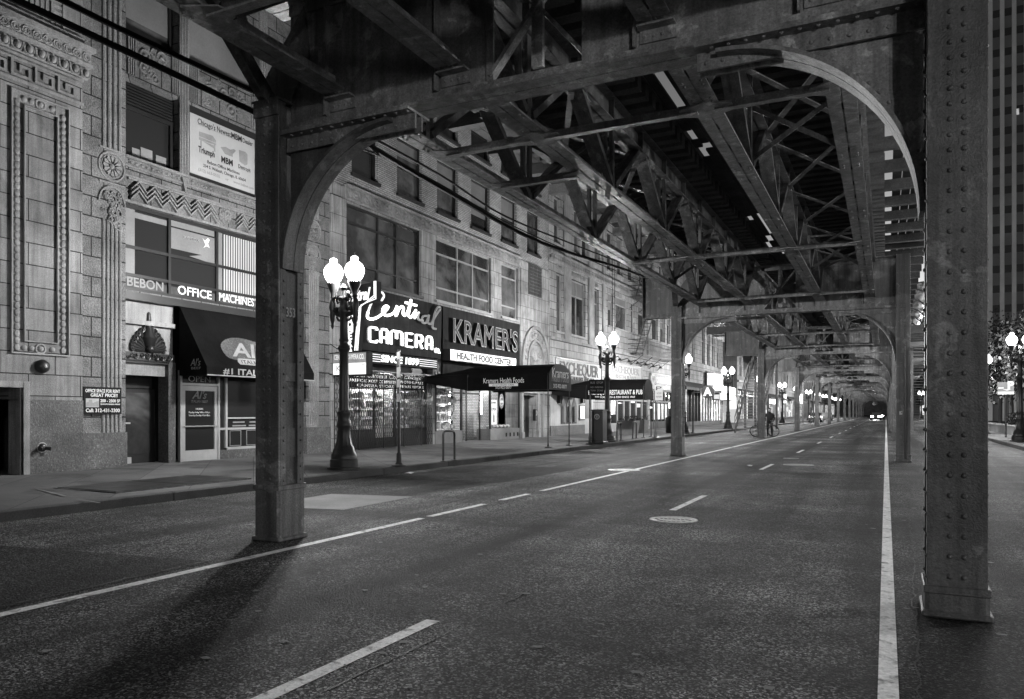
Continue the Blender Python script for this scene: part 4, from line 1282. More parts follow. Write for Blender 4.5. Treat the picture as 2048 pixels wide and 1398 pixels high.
for (p0, p1, f0, f1) in ((yb0, b0-.02, yat(196,FX), yat(238,FX)), (b1+.02, yb1-.02, b1+.02+(b0-yat(238,FX)), yb1-(yat(196,FX)-yb0))):
    m = MB(); px_ = FX+.1
    zr = zat(213, 330, px_); zc0, zc1 = zat(213, 375, px_), zat(213, 880, px_)
    m.box(FX-.02, px_, p0, p1, 1.0, 26); pl = m.build('pilaster', STONEB, B)
    m = MB(); flutes(m, px_, f0, f1, zr+.42, 25.9, 4); flutes(m, px_, f0, f1, zc1+.05, zc0-.75, 5)
    m.build('flutes', STONER, pl, True)
    m = MB(); rosette(m, px_, (f0+f1)/2, zr, .33, 12)
    fbox(m, px_, f0-.05, f1+.05, zr-.42, zr-.38, .03); fbox(m, px_, f0-.05, f1+.05, zr+.37, zr+.41, .03)
    m.build('rosette', STONER, pl)
    m = MB(); foliage_relief(m, px_+.02, f0-.02, f1+.02, zc0-1.0, zc0, rnd, .17)
    P = [(px_+.01, (f0+f1)/2+(f1-f0)*.62*math.cos(t), zc0-.35+.4*math.sin(t)) for t in [PI*i/12 for i in range(13)]]
    m.tube(P, .03, 6); m.build('carved_ornament', STONER, pl, True)
    m = MB(); m.box(FX-.02, px_+.05, p0-.01, p1+.01, .12, 1.02); m.build('granite_plinth', GRAN, B)
m = MB()
for ya, yb in ((m1, m2), (2*bc-m2, 2*bc-m1)):
    fbox(m, FX, ya, yb, z3b-.1, 26, .05)
    for k in (.2,.5,.8): m.tube([(FX+.05, ya+(yb-ya)*k, z3b-.05), (FX+.05, ya+(yb-ya)*k, 25.9)], (yb-ya)*.13, 8)
    m.prism([((ya+yb)/2-.1, z3b-.1), ((ya+yb)/2+.1, z3b-.1), ((ya+yb)/2, z3b-.5)], fmap(FX), .09)
m.build('mullion_piers', STONER, B)
for k in range(3):                  # carved spandrels
    zz0, zz1 = z3f+.04+k*4.1, z4b-.06+k*4.1
    for a, b in w3:
        m = MB(); wq = .34 if b-a > 2 else .26
        for (c, d) in ((a, a+wq), (b-wq, b)):
            q = c+.03
            while q < d-.03: fbox(m, FX, q, q+.028, zz0+.04, zz1-.04, .06); q += .062
            fbox(m, FX, c, d, (zz0+zz1)/2-.09, (zz0+zz1)/2+.09, .045)
        foliage_relief(m, FX, a+wq+.04, b-wq-.04, zz0+.04, zz1-.04, rnd, .24)
        m.build('carved_spandrel', STONER, B, True)
m = MB()                            # sill band, block course and chevron band over the shop windows
for a, b in ((b0, b1),):
    fbox(m, FX, a, b, z3b-.07, z3b-.01, .1); fbox(m, FX, a, b, z3b-.27, z3b-.22, .05)
    y = a+.05
    while y < b: m.dome((FX, y, z3b-.145), (1,0,0), .045, 6); m.torus((y+.07, z3b-.145), .04, .014, fmap(FX), 8, 4); y += .15
    fbox(m, FX, a, b, z2t+.62, z2t+.67, .06)
m.build('sill_band', STONER, B)
m = MB(); zb_, zt_ = z2t+.08, z2t+.56; a = b0+.15
def chev(m, y0, y1):
    n = max(2, round((y1-y0)/.42)); s_ = (y1-y0)/n
    for i in range(n):
        for o_, w_ in ((0,.05),(.13,.045),(.26,.04)):
            u0, u1, u2 = y0+i*s_, y0+(i+.5)*s_, y0+(i+1)*s_
            zlo, zhi = zb_+o_*.9, zt_-.26+o_*.9
            for (p, q, za, zc_) in ((u0, u1, zlo, zhi), (u1, u2, zhi, zlo)):
                m.prism([(p, za), (q, zc_), (q, zc_+w_), (p, za+w_)], fmap(FX), .09)
chev(m, b0+.15, bc-.35); chev(m, bc+.35, b1-.15)
foliage_relief(m, FX+.02, bc-.35, bc+.35, zb_, zt_+.16, rnd, .2)
fbox(m, FX, b0+.1, b1-.1, zt_+.0, zt_+.05, .06); fbox(m, FX, b0, b1, z2t+.0, z2t+.06, .06)
m.build('chevron_band', STONER, B)
# third floor windows, the middle one closed by the poster
for i, (a, b) in enumerate(w3):
    for k in range(3):
        window(B, FX, (a, b, z4b+4.1*k, z4t+4.1*k), .3, 1, 1, .09, DARKF, GLASSM, blind=(.75, .9, .6)[(i+k) % 3])
    if i == 1: continue
    wn = window(B, FX, (a, b, z3b, z3t), .25, 1, 1, .1, DARKF, GLASS)
    m = MB(); n = 7
    m.box(FX-.27, FX-.24, a, b, z3t, z3f)
    for q in range(n): m.box(FX-.26, FX-.18, a+.03, b-.03, z3t+.04+(z3f-z3t-.06)*q/n, z3t+.04+(z3f-z3t-.06)*(q+.55)/n)
    m.build('louvre', DARKF, B)
    m = MB()
    for (u, v, ww, hh) in ((.3,.1,.14,.2),(.5,.1,.22,.28),(.78,.1,.2,.22)):
        yy = a+(b-a)*u; m.box(FX-.24, FX-.235, yy-(b-a)*ww/2, yy+(b-a)*ww/2, z3b+.12, z3b+.12+(z3t-z3b)*hh*.8)
    m.build('papers_at_window', POSTG, wn)
a, b = w3[1]
pz0_, pz1_ = z3b, z3f
m = MB(); m.box(FX-.2, FX-.02, a+.02, b-.02, pz0_, pz1_)
PS = thing('advertising_panel', 'white advertising panel for paper cutters and shredders in the third floor opening', 'sign', (FX, a, pz0_))
m.build('dark_frame', DARKF, PS)
m = MB(); fr = .09; ay0, ay1, az0, az1 = a+.06, b-.16, pz0_+.12, pz1_-.2
m.box(FX-.02, FX+.0, ay0, ay1, az0, az1); sh = m.build('printed_sheet', POSTER, PS)
W = ay1-ay0; Hh = az1-az0; tx = FX+.001
def pt(s_, u, v, h, wd, mt=BLACKP, al='CENTER', b_=.01): ftext(s_, mt, sh, tx, ay0+W*u, az0+Hh*v, h, width=W*wd, align=al, ext=.003, bold=b_)
pt("Chicago's Newest", .36, .865, .15, .50); pt('MBM', .70, .865, .15, .17, BLACKP, 'CENTER', .03); pt('Dealer', .885, .865, .13, .17)
pt('Triumph', .24, .40, .15, .24, BLACKP, 'CENTER', .03); pt('MBM', .55, .37, .16, .18, BLACKP, 'CENTER', .03); pt('Destroyit', .83, .38, .10, .2)
pt('Bebon Office Machines', .5, .255, .085, .5); pt('234 S. Wabash, Chicago, IL 60604', .52, .17, .08, .66); pt('(312) 663-5555', .28, .075, .08, .32, POSTG); pt('or', .55, .075, .07, .05, POSTG); pt('www.bebon.com', .82, .075, .08, .34, POSTG)
m = MB()
for poly in ([(.13,.74),(.33,.76),(.38,.7),(.38,.66),(.13,.66)], [(.13,.65),(.38,.65),(.38,.62),(.13,.6)], [(.15,.6),(.17,.6),(.17,.5),(.15,.5)], [(.35,.62),(.37,.62),(.37,.5),(.35,.5)], [(.18,.6),(.35,.6),(.35,.55)],
             [(.45,.62),(.53,.66),(.6,.64),(.66,.68),(.69,.66),(.64,.58),(.64,.53),(.52,.53)], [(.74,.7),(.85,.71),(.88,.68),(.88,.5),(.84,.46),(.75,.5)]):
    m.prism([(ay0+W*u, az0+Hh*v) for u, v in poly], fmap(FX+.0), .003)
for (u0, u1, v) in ((.11,.61,.85),(.62,.785,.85),(.14,.34,.385),(.46,.64,.355),(.73,.93,.365)): m.box(FX, FX+.0035, ay0+W*u0, ay0+W*u1, az0+Hh*v, az0+Hh*v+.012)
m.build('printed_pictures', POSTG, sh)
# second floor shop windows
ys_ = [yat(345, FX), yat(440, FX)]; ys_.append(ys_[1]+(ys_[1]-ys_[0])); cols = [(y-b0)/(b1-b0) for y in ys_]
hz = z2t-z2b; rb = [(zat(248, 545, FX)-z2b)/hz, (zat(248, 488, FX)-z2b)/hz]
wn = window(B, FX, (b0, b1, z2b, z2t), .16, cols, rb, .085, DARKF, GLASS)
m = MB(); x = FX-.152; ed = [b0]+ys_+[b1]
zA, zB_ = z2b+hz*rb[0], z2b+hz*rb[1]
def q_(m, y0, y1, z0, z1, e=0): m.quad((x+e,y0,z0),(x+e,y1,z0),(x+e,y1,z1),(x+e,y0,z1))
q_(m, b0+.05, b0+.42, z2b+.05, z2t-.05); q_(m, b0+.42, ed[1]-.05, z2t-.28, z2t-.14); q_(m, ed[1]+.06, ed[2]-.06, z2t-.24, z2t-.09)
q_(m, ed[1]+.06, ed[2]-.05, zB_+.2, z2t-.28)
m.prism([(ed[2]-.9, zB_+.1), (ed[2]-.05, zB_+.3), (ed[2]-.05, zB_+.02)], lambda u, v, w: (x+.001+w, u, v), .001)
q_(m, ed[2]+.05, ed[2]+.22, z2b+.05, z2t-.05)
m.build('office_interior', BLIND, wn)
m = MB(); y = ed[2]+.27
while y < ed[4]-.08: m.box(x, x+.004, y, y+.052, z2b+.05, z2t-.1); y += .088
m.build('vertical_blinds', SLAT, wn)
m = MB()
for a, b in ((ed[0]+.06, ed[1]-.05), (ed[1]+.05, ed[2]-.05), (ed[2]+.05, ed[3]-.05)):
    m.box(x, x+.006, a, b, z2b+.05, zA-.1)
lp = m.build('lettered_glass', MAT['painted_reflection_glass'], wn)
for s_, a, b, mg in (('BEBON', ed[0], ed[1], .2), ('OFFICE', ed[1], ed[2], .28), ('MACHINES', ed[2], ed[3]+.0, .1)):
    ftext(s_, MAT['white_lettering'] if s_ != 'BEBON' else GREYP, lp, x+.008, a+mg, z2b+.13, (zA-z2b)*.56, width=(b-a)-mg-.16, bold=.015)
ftext('xerox', GREYP, lp, x+.012, ed[1]+.45, zB_+.52, .14, width=.55)
m = MB(); yy, zz = ed[1]+1.12, zB_+.50; m.prism([(yy-.04,zz+.16),(yy+.04,zz+.1),(yy+.14,zz+.2),(yy+.2,zz+.16),(yy+.14,zz+.05),(yy+.2,zz-.06),(yy+.1,zz-.03),(yy-.02,zz-.1),(yy+.06,zz+.0)], fmap(x+.01), .004); m.build('logo_mark', WHITEP, lp)
# ground floor: carved entrance
ey1 = yat(358, FX); e0 = b0
zl = zat(250, 640, FX)
m = MB(); fbox(m, FX-.3, b0, b1, zgt-.16, zgt+.02, .34); m.box(FX-.9,FX-.3,b0,b1,zgt-.12,zgt); m.build('shop_lintel', DARKF, B)
EN = MB(); fbox(EN, FX-.3, e0, ey1, zl+.06, zgt-.17, .1); EN.box(FX-.4, FX-.1, e0, ey1-.02, zl-.05, zl+.06); fbox(EN, FX-.3, e0, ey1, zl-1.3, zl-.05, .06)
EN.build('entrance_frieze', STONEP, B)
zh = zat(250, 718, FX)               # head of doorway
m = MB(); ec = (e0+ey1)/2+.05
m.box(FX-.32, FX-.1, e0+.02, ey1-.04, zh, zh+.2); m.box(FX-.3, FX-.14, e0+.02, ey1-.04, zh-.06, zh)
for i in range(-7, 8):
    a = PI/2+i*.2; r = .66 if i else .9
    r = .82-.03*abs(i)
    P = [(FX-.2, ec+rr*math.cos(a)*1.0, zh+.24+rr*math.sin(a)*.95*(1-.045*abs(i))) for rr in (.12, r*.5, r*.85)]
    m.tube(P, [.03,.05,.03], 6)
    c = P[-1]; m.torus((c[1]+(.06 if i > 0 else -.06)*(1 if i else 0), c[2]), .055, .028, fmap(FX-.2), 10, 5)
m.lathe([(.02,0),(.14,.1),(.2,.3),(.12,.46),(.07,.7),(.05,.92),(.02,.95)], FX-.2, ec, zh+.28, 10)
m.sphere((FX-.14, ec, zh+.3), .12, 10, 6)
foliage_relief(m, FX-.09, e0+.05, ey1-.06, zh+.0, zh+.2, rnd, .1)
m.build('carved_pediment', IRON, B, True)
m = MB(); m.box(FX-.5, FX-.12, e0, e0+.14, .15, zh-.06); m.box(FX-.5, FX-.12, ey1-.22, ey1, .15, zh); build_split(m, 'entrance_jamb', GRAN, B)
dzt = zat(250, 775, FX)
m = MB(); m.box(FX-.78, FX-.74, e0+.14, ey1-.22, dzt+.02, zh-.06)
for i in range(8): rosette(m, FX-.74, e0+.26+i*.13, (dzt+zh)/2, .06, 5)
m.build('transom_grille', DARKF, B)
dl, dr = e0+.16, yat(310, FX-.7)
m = MB(); m.box(FX-.78, FX-.74, dl, dr, .17, dzt); d = m.build('door', DARKF, B)
m = MB(); m.box(FX-.74, FX-.732, dl+.08, dr-.1, .42, dzt-.1); m.build('door_pane', GLASSM, d)
m = MB(); m.box(FX-.72, FX-.69, dl+.02, dl+.55, 1.2, 1.24); m.box(FX-.74, FX-.722, dl+.02, dl+.6, .2, .36); m.build('push_bar', ALU, d)
m = MB(); m.box(FX-.78, FX-.75, dr+.04, ey1-.22, .17, dzt); m.build('side_light', GLASSM, B)
m = MB(); m.box(FX-1.0, FX-.95, b0, b1, .15, zgt); m.build('shop_back', VOID, B)
# sandwich shop front
al0, al1 = ey1+.02, b1-.02
m = MB(); sx = FX-.14
dA, dB = yat(362, sx), yat(434, sx); dzT = zat(362, 770, sx); trT = zat(362, 748, sx)
for (a, b, c, d) in ((dA-.06, dA, .16, trT+.1), (dB, dB+.06, .16, trT+.1), (dA, dB, trT+.04, trT+.1), (dA, dB, dzT, dzT+.06), (dB+.26, dB+.33, .5, trT+.1)): m.box(sx-.05, sx+.05, a, b, c, d)
wz0 = zat(437, 900, sx)
zm1, zm2 = zat(437, 858, sx), zat(437, 848, sx)
for (a, b, c, d) in ((dB+.33, al1, wz0, wz0+.07), (dB+.33, al1, zm1-.03, zm1+.03), (dB+.33, al1, zm1+.28, zm1+.32), (dB+.06, dB+.26, zm1-.03, zm1+.03), (dB+.33, al1, trT+.04, trT+.1)): m.box(sx-.045, sx+.045, a, b, c, d)
m.box(sx-.045, sx+.045, al1-.07, al1, wz0+.07, trT+.04); m.box(sx-.045, sx+.045, (dB+al1)/2+.6, (dB+al1)/2+.67, wz0+.07, trT+.04)
m.build('shopfront_frame', ALU, B)
m = MB(); m.box(sx-.02, sx-.012, dB+.06, al1, .2, trT+.08); m.box(sx-.021, sx-.013, dA, dB, dzT+.05, trT+.05); pn = m.build('shopfront_glass', GLASS, B)
ftext('OPEN', NEONO, pn, sx+.02, dA+.22, dzT+.1, (trT-dzT)*.55, width=(dB-dA)*.6, bold=-.01)
m = MB(); m.box(sx-.1, sx+.06, dB+.06, al1, .15, wz0-.002); m.build('shopfront_base', GRAN, B)
m = MB()
for i in range(5):                # chairs stacked in the window
    y = dB+.45+i*.62; m.tube([(sx+.01, y, wz0+.1),(sx+.01, y, zm1-.06),(sx+.01, y+.4, zm1-.06),(sx+.01, y+.4, wz0+.1)], .016, 5, True)
    m.box(sx-.01, sx+.005, y+.1, y+.6, zm1+.06, zm1+.10); m.box(sx-.01, sx+.005, y+.12, y+.55, zm1+.16, zm1+.2)
m.build('window_chairs', POSTG, B)
m = MB(); fwd = .11
for (a, b, c, d) in ((dA+.005, dA+fwd, .2, dzT-.01), (dB-fwd, dB-.005, .2, dzT-.01), (dA+fwd, dB-fwd, dzT-.14, dzT-.01), (dA+fwd, dB-fwd, .2, .48)): m.box(sx-.03, sx+.03, a, b, c, d)
d = m.build('door', ALU, B)
m = MB(); m.box(sx-.02, sx-.01, dA+fwd, dB-fwd, .48, dzT-.14); dp = m.build('door_pane', GLASS, d)
m = MB(); m.tube([(sx+.07, dA+.04, 1.12), (sx+.07, dB-.04, 1.12)], .017, 6); m.build('push_bar', ALU, d)
dm = (dA+dB)/2
ftext("Al's", GREYP, dp, sx, dm, 1.86, .2, width=.5, shear=.35, align='CENTER', bold=.02); ftext('ITALIAN BEEF', GREYP, dp, sx, dm, 1.75, .07, width=.55, align='CENTER')
ftext('HOURS', WHITEP, dp, sx, dm, 1.56, .05, width=.24, align='CENTER'); ftext('Monday-Friday 9:00am-9:00pm', WHITEP, dp, sx, dm, 1.47, .045, width=.7, align='CENTER'); ftext('Saturday-Sunday 11am-8pm', WHITEP, dp, sx, dm, 1.39, .045, width=.7, align='CENTER')
# awning
ax1 = FX+1.0
az0_, azt = zat(362, 745, ax1), zat(365, 612, FX)
ay0_, ay1_ = al0-.02, yat(628, ax1)
AW = thing('shop_awning', 'black sloped awning of the sandwich shop, partly behind the nearest left post', 'awning', (FX, ay0_, az0_))
m = MB(); m.prism([(FX+.01, az0_-.02), (ax1, az0_-.02), (ax1, az0_+.2), (FX+.01, azt)], lambda u, v, w: (u, ay0_+w, v), ay1_-ay0_); cv = m.build('canvas', CANVAS, AW)
m = MB(); m.tube([(ax1+.01, ay0_, az0_-.02), (ax1+.01, ay1_, az0_-.02)], .018, 6); m.build('front_rail', ALU, AW)
ftext('#1 ITALIAN BEEF', GREYP, cv, ax1+.003, yat(446, ax1), az0_+.02, .16, width=2.6, bold=.02)
sd = Vector((FX-ax1, 0, azt-az0_-.2)).normalized()
def slope_pt(y, u): return Vector((ax1, y, az0_+.2)) + sd*u + Vector((-sd.z*-1, 0, 0))*0
on = Vector((sd.z, 0, -sd.x))*.004
lg = yat(455, ax1)
m = MB(); A_ = []
for i in range(28):
    t = 2*PI*i/28; A_.append((1.25+1.25*math.cos(t)*(1+.08*math.cos(3*t)), .58+.42*math.sin(t)*(1+.12*math.sin(4*t))))
m.prism(A_, lambda u, v, w: tuple(slope_pt(lg+u*.95, v)+on*(.5+w)), 1); m.build('logo_backing', GRAN, cv)
m = MB(); m.prism([(.5,.12),(2.0,.12),(2.05,.2),(2.0,.32),(.5,.32),(.45,.2)], lambda u, v, w: tuple(slope_pt(lg+u, v)+on*(1.7+w)), 1); m.build('logo_plate', GREYP, cv)
text("Al's", GREYP, cv, slope_pt(lg+.35, .38)+on*2.8, (0,1,0), sd, .46, width=1.45, shear=.3, bold=.02, ext=.004)
text('ITALIAN BEEF', BLACKP, cv, slope_pt(lg+.58, .155)+on*3.2, (0,1,0), sd, .12, width=1.35, ext=.004)
text("Al's", GREYP, cv, (FX+.42, ay0_-.001, az0_+.22), (1,0,0), (0,0,1), .18, width=.36, shear=.3, ext=.003); text('BEEF', GREYP, cv, (FX+.45, ay0_-.001, az0_+.13), (1,0,0), (0,0,1), .06, width=.34, ext=.003)
# rent sign on the pilaster
rx = FX+.17; r0, r1, rz0, rz1 = rect(166, 773, 828, 243, rx)
RS = thing('rental_sign', 'black office space for rent sign fixed across the fluted pilaster', 'sign', (rx, r0, rz0))
m = MB(); m.box(FX+.1, rx, r0, r1, rz0, rz1); bd = m.build('board', SIGND, RS)
rw, rh = r1-r0, rz1-rz0
def rt(s_, u, v, h, wd): ftext(s_, WHITEP, bd, rx, r0+rw*u, rz0+rh*v, rh*h, width=rw*wd, bold=.015, ext=.003)
rt('OFFICE SPACE FOR RENT', .06, .80, .12, .9); rt('GREAT PRICE!!', .19, .64, .12, .7); rt('200 - 2500 SF', .44, .44, .11, .52); rt('234 SOUTH WABASH AVENUE', .44, .34, .05, .52); rt('Call: 312-431-2300', .07, .07, .13, .88)
m = MB(); m.box(rx, rx+.003, r0+rw*.07, r0+rw*.4, rz0+rh*.25, rz0+rh*.57); m.build('picture', POSTER, bd)
m = MB(); m.prism([(r0+rw*u, rz0+rh*v) for u, v in ((.08,.27),(.39,.27),(.39,.48),(.33,.46),(.24,.4),(.22,.53),(.14,.53),(.14,.45),(.08,.42))], fmap(rx+.003), .002); m.build('picture_towers', POSTG, bd)
# ------------------------------------------------------------------ C: pale brick building with the camera shop and health food shop
yc0, yc1 = yb1+.003, yat(1098, FX)
C = thing('brick_building', 'pale brick building over the camera shop and health food shop, with stone lower floors', 'building', (FX, yc0, GZ))
zwt, zwb = zat(872, 473, FX), zat(872, 600, FX)
zfr = zat(693, 376, FX)
q0 = yat(693, FX); bays = [(q0, yat(843, FX)), (yat(872, FX), yat(982, FX)), (yat(1003, FX), yat(1036, FX))]
cs0 = yat(1040, FX)
zsb = zwb-.08
ops = [(a, b, zwb, zwt) for a, b in bays]
g0, g1 = yat(665, FX), yat(866, FX)
zgt_ = zat(700, 737, FX)
gx = [(g0, g1-.02, .15, zgt_+.35), (yat(870, FX), yat(1040, FX)-.05, .15, zat(900, 745, FX))]
m = MB(); wall(m, FX, yc0, cs0, .12, zfr, ops+gx, .8); m.build('stone_front', STONEC, C)
up = []
wl = [(700,757),(795,845),(875,917),(943,980),(1003,1034),(1055,1080)]
zu0, zu1 = zat(943, 452, FX), zat(943, 354, FX); fl = zat(943, 305, FX)-zu0
wl[0] = (704, 757)
for k in range(4):
    for a, b in wl: up.append((yat(a, FX), yat(b, FX), zu0+fl*k, zu1+fl*k))
m = MB(); wall(m, FX-.02, yc0, yc1, zfr, 26, up, .3); m.build('brick_wall', BRICK, C)
for i, o in enumerate(up):
    window(C, FX-.02, o, .2, 1, [.5], .07, DARKF, (GLASSM if i % 3 else GLASS), blind=(.5,.0,.45,.7,.5,.3)[(i*5+i//6) % 6], sill=.1)
m = MB()                            # carved frieze
fbox(m, FX, yc0+.9, cs0, zfr-.32, zfr+.04, .06); fbox(m, FX, yc0+.9, cs0, zfr+.04, zfr+.12, .14); fbox(m, FX, yc0+.9, cs0, zfr-.38, zfr-.32, .1)
y = yc0+1.1; i = 0
while y < cs0-.2:
    if i % 2: m.torus((y, zfr-.14), .13, .035, fmap(FX+.06), 12, 5); m.dome((FX+.06, y, zfr-.14), (1,0,0), .07, 7)
    else:
        for q in range(5): m.tube([(FX+.07, y, zfr-.28), (FX+.08, y+(q-2)*.06, zfr-.1), (FX+.07, y+(q-2)*.09, zfr+.02)], [.02,.03,.012], 5)
    y += .3; i += 1
m.build('carved_frieze', STONEP, C, True)
for (a, b), co_ in zip(bays, ([.42, .67], [.4, .68], [])):
    window(C, FX, (a, b, zwb, zwt), .18, co_, [.22, .76], .075, DARKF if a == q0 else WFRAME, GLASSM, sill=.08)
m = MB(); p1 = yc0+.12; p2 = q0-.06
fbox(m, FX, p1, p2, .15, zfr-.4, .05); m.build('corner_pier', STONEC, C)
# right stone strip with plaque and arched niche
m = MB(); sxx = FX+.05
ez = zat(1045, 790, FX); e0_, e1_ = yat(1044, sxx), yat(1066, sxx)
wall(m, sxx, cs0, yc1, .12, zfr+.01, [(e0_, e1_+.35, .12, ez)], .5); m.build('stone_bay', STONEC, C)
y0, y1, z0, z1 = rect(1057, 527, 588, 1081, sxx)
PQ = thing('wall_plaque', 'dark square lattice plaque high on the stone bay above the arched niche', 'plaque', (sxx, y0, z0))
m = MB(); m.box(sxx, sxx+.04, y0, y1, z0, z1); pb = m.build('back', IRON, PQ)
m = MB(); n = 9
for i in range(n+1):
    yy = y0+(y1-y0)*i/n; zz = z0+(z1-z0)*i/n
    m.box(sxx+.04, sxx+.06, yy-.02, yy+.02, z0, z1); m.box(sxx+.04, sxx+.058, y0, y1, zz-.02, zz+.02)
m.build('lattice', STEEL, PQ)
ac, ar = (yat(1042, sxx)+yat(1096, sxx))/2, (yat(1096, sxx)-yat(1042, sxx))/2
azp, azt_ = zat(1042, 735, sxx), zat(1068, 652, sxx)
m = MB(); hgt = azt_-azp; N = 20
def el(k, t): return (ac+ar*k*math.cos(t), azp+.35+(hgt-.35)*k*math.sin(t))
for (k0, k1, tk) in ((1.0,.9,.12),(.86,.66,.07),(.62,.56,.12)):
    for i in range(N):
        t0, t1 = PI*i/N, PI*(i+1)/N; m.prism([el(k0,t0), el(k0,t1), el(k1,t1), el(k1,t0)], fmap(sxx), tk)
    for sg in (-1, 1): m.box(sxx, sxx+tk, ac+sg*ar*k0, ac+sg*ar*k1, azp-.2, azp+.35)
foliage_relief(m, sxx+.02, ac-ar*.42, ac+ar*.42, azp+.35, azp+.35+(hgt)*.42, rnd, .5)
for i in range(12): m.dome((sxx+.06, *el(.76, PI*(i+.5)/12)), (1,0,0), .13, 8)
m.build('arched_niche', STONEP, C, True)
m = MB(); m.box(sxx-.45, sxx-.4, e0_, e1_+.35, .16, ez); d = m.build('door', DARKF, C)
m = MB(); m.box(sxx-.4, sxx-.39, e0_+.12, e1_-.15, 1.0, ez-.3); m.build('door_pane', GLASSM, d)
m = MB()
for a in (e0_-.25, e1_+.4, e1_+1.0): m.box(sxx, sxx+.12, a, a+.22, .15, ez+.1); m.box(sxx, sxx+.16, a-.04, a+.26, .15, .5)
m.box(sxx, sxx+.15, cs0+.02, yc1-.05, ez+.1, ez+.35); m.build('entrance_pilasters', STONEP, C)
y, z = yat(1070, sxx+.2), zat(1070, 830, sxx+.2)
t = thing('payphone', 'black payphone on the stone pilaster beside the dark entrance door', 'payphone', (sxx, y, z))
m = MB(); m.bbox(sxx+.13, sxx+.3, y-.14, y+.14, z-.3, z+.3, .02); m.build('housing', IRON, t)
m = MB(); m.tube([(sxx+.33, y-.1, z+.22), (sxx+.36, y-.1, z+.1), (sxx+.33, y-.1, z-.02)], [.03,.02,.03], 6); m.build('handset', ALU, t)
# ---- camera shop: glowing display behind a folding gate
zfl = .16
m = MB(); rx0 = FX-1.5
m.quad((rx0,g0,zfl),(rx0,g1,zfl),(rx0,g1,zgt_+.3),(rx0,g0,zgt_+.3)); m.quad((rx0,g0,zfl),(FX-.1,g0,zfl),(FX-.1,g0,zgt_+.3),(rx0,g0,zgt_+.3))
m.quad((rx0,g1,zfl),(FX-.1,g1,zfl),(FX-.1,g1,zgt_+.3),(rx0,g1,zgt_+.3)); m.quad((rx0,g0,zgt_+.3),(rx0,g1,zgt_+.3),(FX-.1,g1,zgt_+.3),(FX-.1,g0,zgt_+.3))
m.build('shop_interior', STUCCO, C)
m = MB()
for f0, f1 in ((.08,.4),(.46,.66),(.72,.98)):
    m.box(FX-.7, FX-.6, g0+(g1-g0)*f0, g0+(g1-g0)*f1, zgt_-.42, zgt_-.36)
for k in (.2, .55, .85): m.box(FX-1.3, FX-1.2, g0+(g1-g0)*k-.5, g0+(g1-g0)*k+.5, zgt_-.1, zgt_-.05)
build_split(m, 'display_lamp', LAMPD, C)
m = MB(); rg = random.Random(8)
hw = (g1-g0)
for (f0, f1) in ((.02,.42),(.47,.62),(.7,.99)):
    for k in range(6):
        z = zfl+.85+k*.34; ya, yb = g0+hw*f0, g0+hw*f1
        m.box(FX-1.2, FX-.42, ya, yb, z-.02, z)
        y = ya+.03
        while y < yb-.1:
            w_, h_, dd = rg.uniform(.06,.2), rg.uniform(.08,.28), rg.uniform(.45,.8)
            m.box(FX-dd-.2, FX-dd, y, min(y+w_, yb), z+.001, z+h_); y += w_+rg.uniform(.01,.1)
tag(m.build('display_goods', GOODS, C), kind='stuff')
m = MB()
for a, b, z0, z1 in ((g0, g1, zgt_-.05, zgt_+.34),): m.box(FX-.34, FX-.28, a, b, z0, z1)
for f in (0, .44, .645, .99): m.box(FX-.38, FX-.3, g0+hw*f-.04, g0+hw*f+.04, zfl, zgt_)
m.box(FX-.38, FX-.3, g0, g0+hw*.44, zfl, zfl+.72); m.box(FX-.38, FX-.3, g0+hw*.645, g1, zfl, zfl+.72); m.box(FX-.38, FX-.3, g0+hw*.44, g0+hw*.645, zfl, zfl+.4)
sf = m.build('shopfront', DARKF, C)
m = MB(); m.box(FX-.33, FX-.3, g0+.05, g1-.05, zgt_-.62, zgt_-.06); tb = m.build('lettered_transom', VOID, C)
for (s_, u, v, h, wd, sh_) in (('Central Camera Co.', .16, -.24, .17, .5, .35), ('Chicago', .74, -.2, .13, .2, .35), ('AMERICAS MOST COMPLETE', .2, -.42, .11, .45, 0), ('CAMERA STORE', .27, -.58, .1, .36, 0), ('PHOTO SUPPLIES', .7, -.38, .1, .26, 0), ('REPAIRS  RENTALS', .7, -.55, .1, .26, 0)):
    ftext(s_, LBOX, tb, FX-.297, g0+hw*u, zgt_+v, h, width=hw*wd, shear=sh_, bold=.01)
GT = thing('folding_gate', 'black folding scissor gate drawn across the lit camera shop window', 'security gate', (FX, g0, zfl))
def lattice(m, ya, yb, z0, z1, st, x):
    n = int((yb-ya)/st)
    for i in range(n+1):
        y = ya+i*st; m.box(x-.004, x+.004, y-.007, y+.007, z0, z1)
    hh = .3; nz = int((z1-z0)/hh)
    for i in range(n):
        for j in range(nz):
            y, z = ya+i*st, z0+j*hh
            m.bar((x+.006,y,z),(x+.006,y+st,z+hh),.007,.013,(1,0,0)); m.bar((x+.012,y+st,z),(x+.012,y,z+hh),.007,.013,(1,0,0))
secs = [(g0+.02, g0+hw*.2), (g0+hw*.215, g0+hw*.43), (g0+hw*.445, g0+hw*.64), (g0+hw*.655, g0+hw*.83), (g0+hw*.845, g1-.06)]
for a, b in secs:
    m = MB(); lattice(m, a, b, zfl+.06, zgt_-.05, .13, FX+.06); m.box(FX+.04, FX+.08, a-.012, a+.012, zfl, zgt_); m.build('gate_leaf', IRON, GT)
m = MB(); m.box(FX+.03, FX+.09, g0, g1, zgt_-.04, zgt_); m.box(FX+.04, FX+.08, g0, g1, zfl, zfl+.03); m.build('gate_track', IRON, GT)
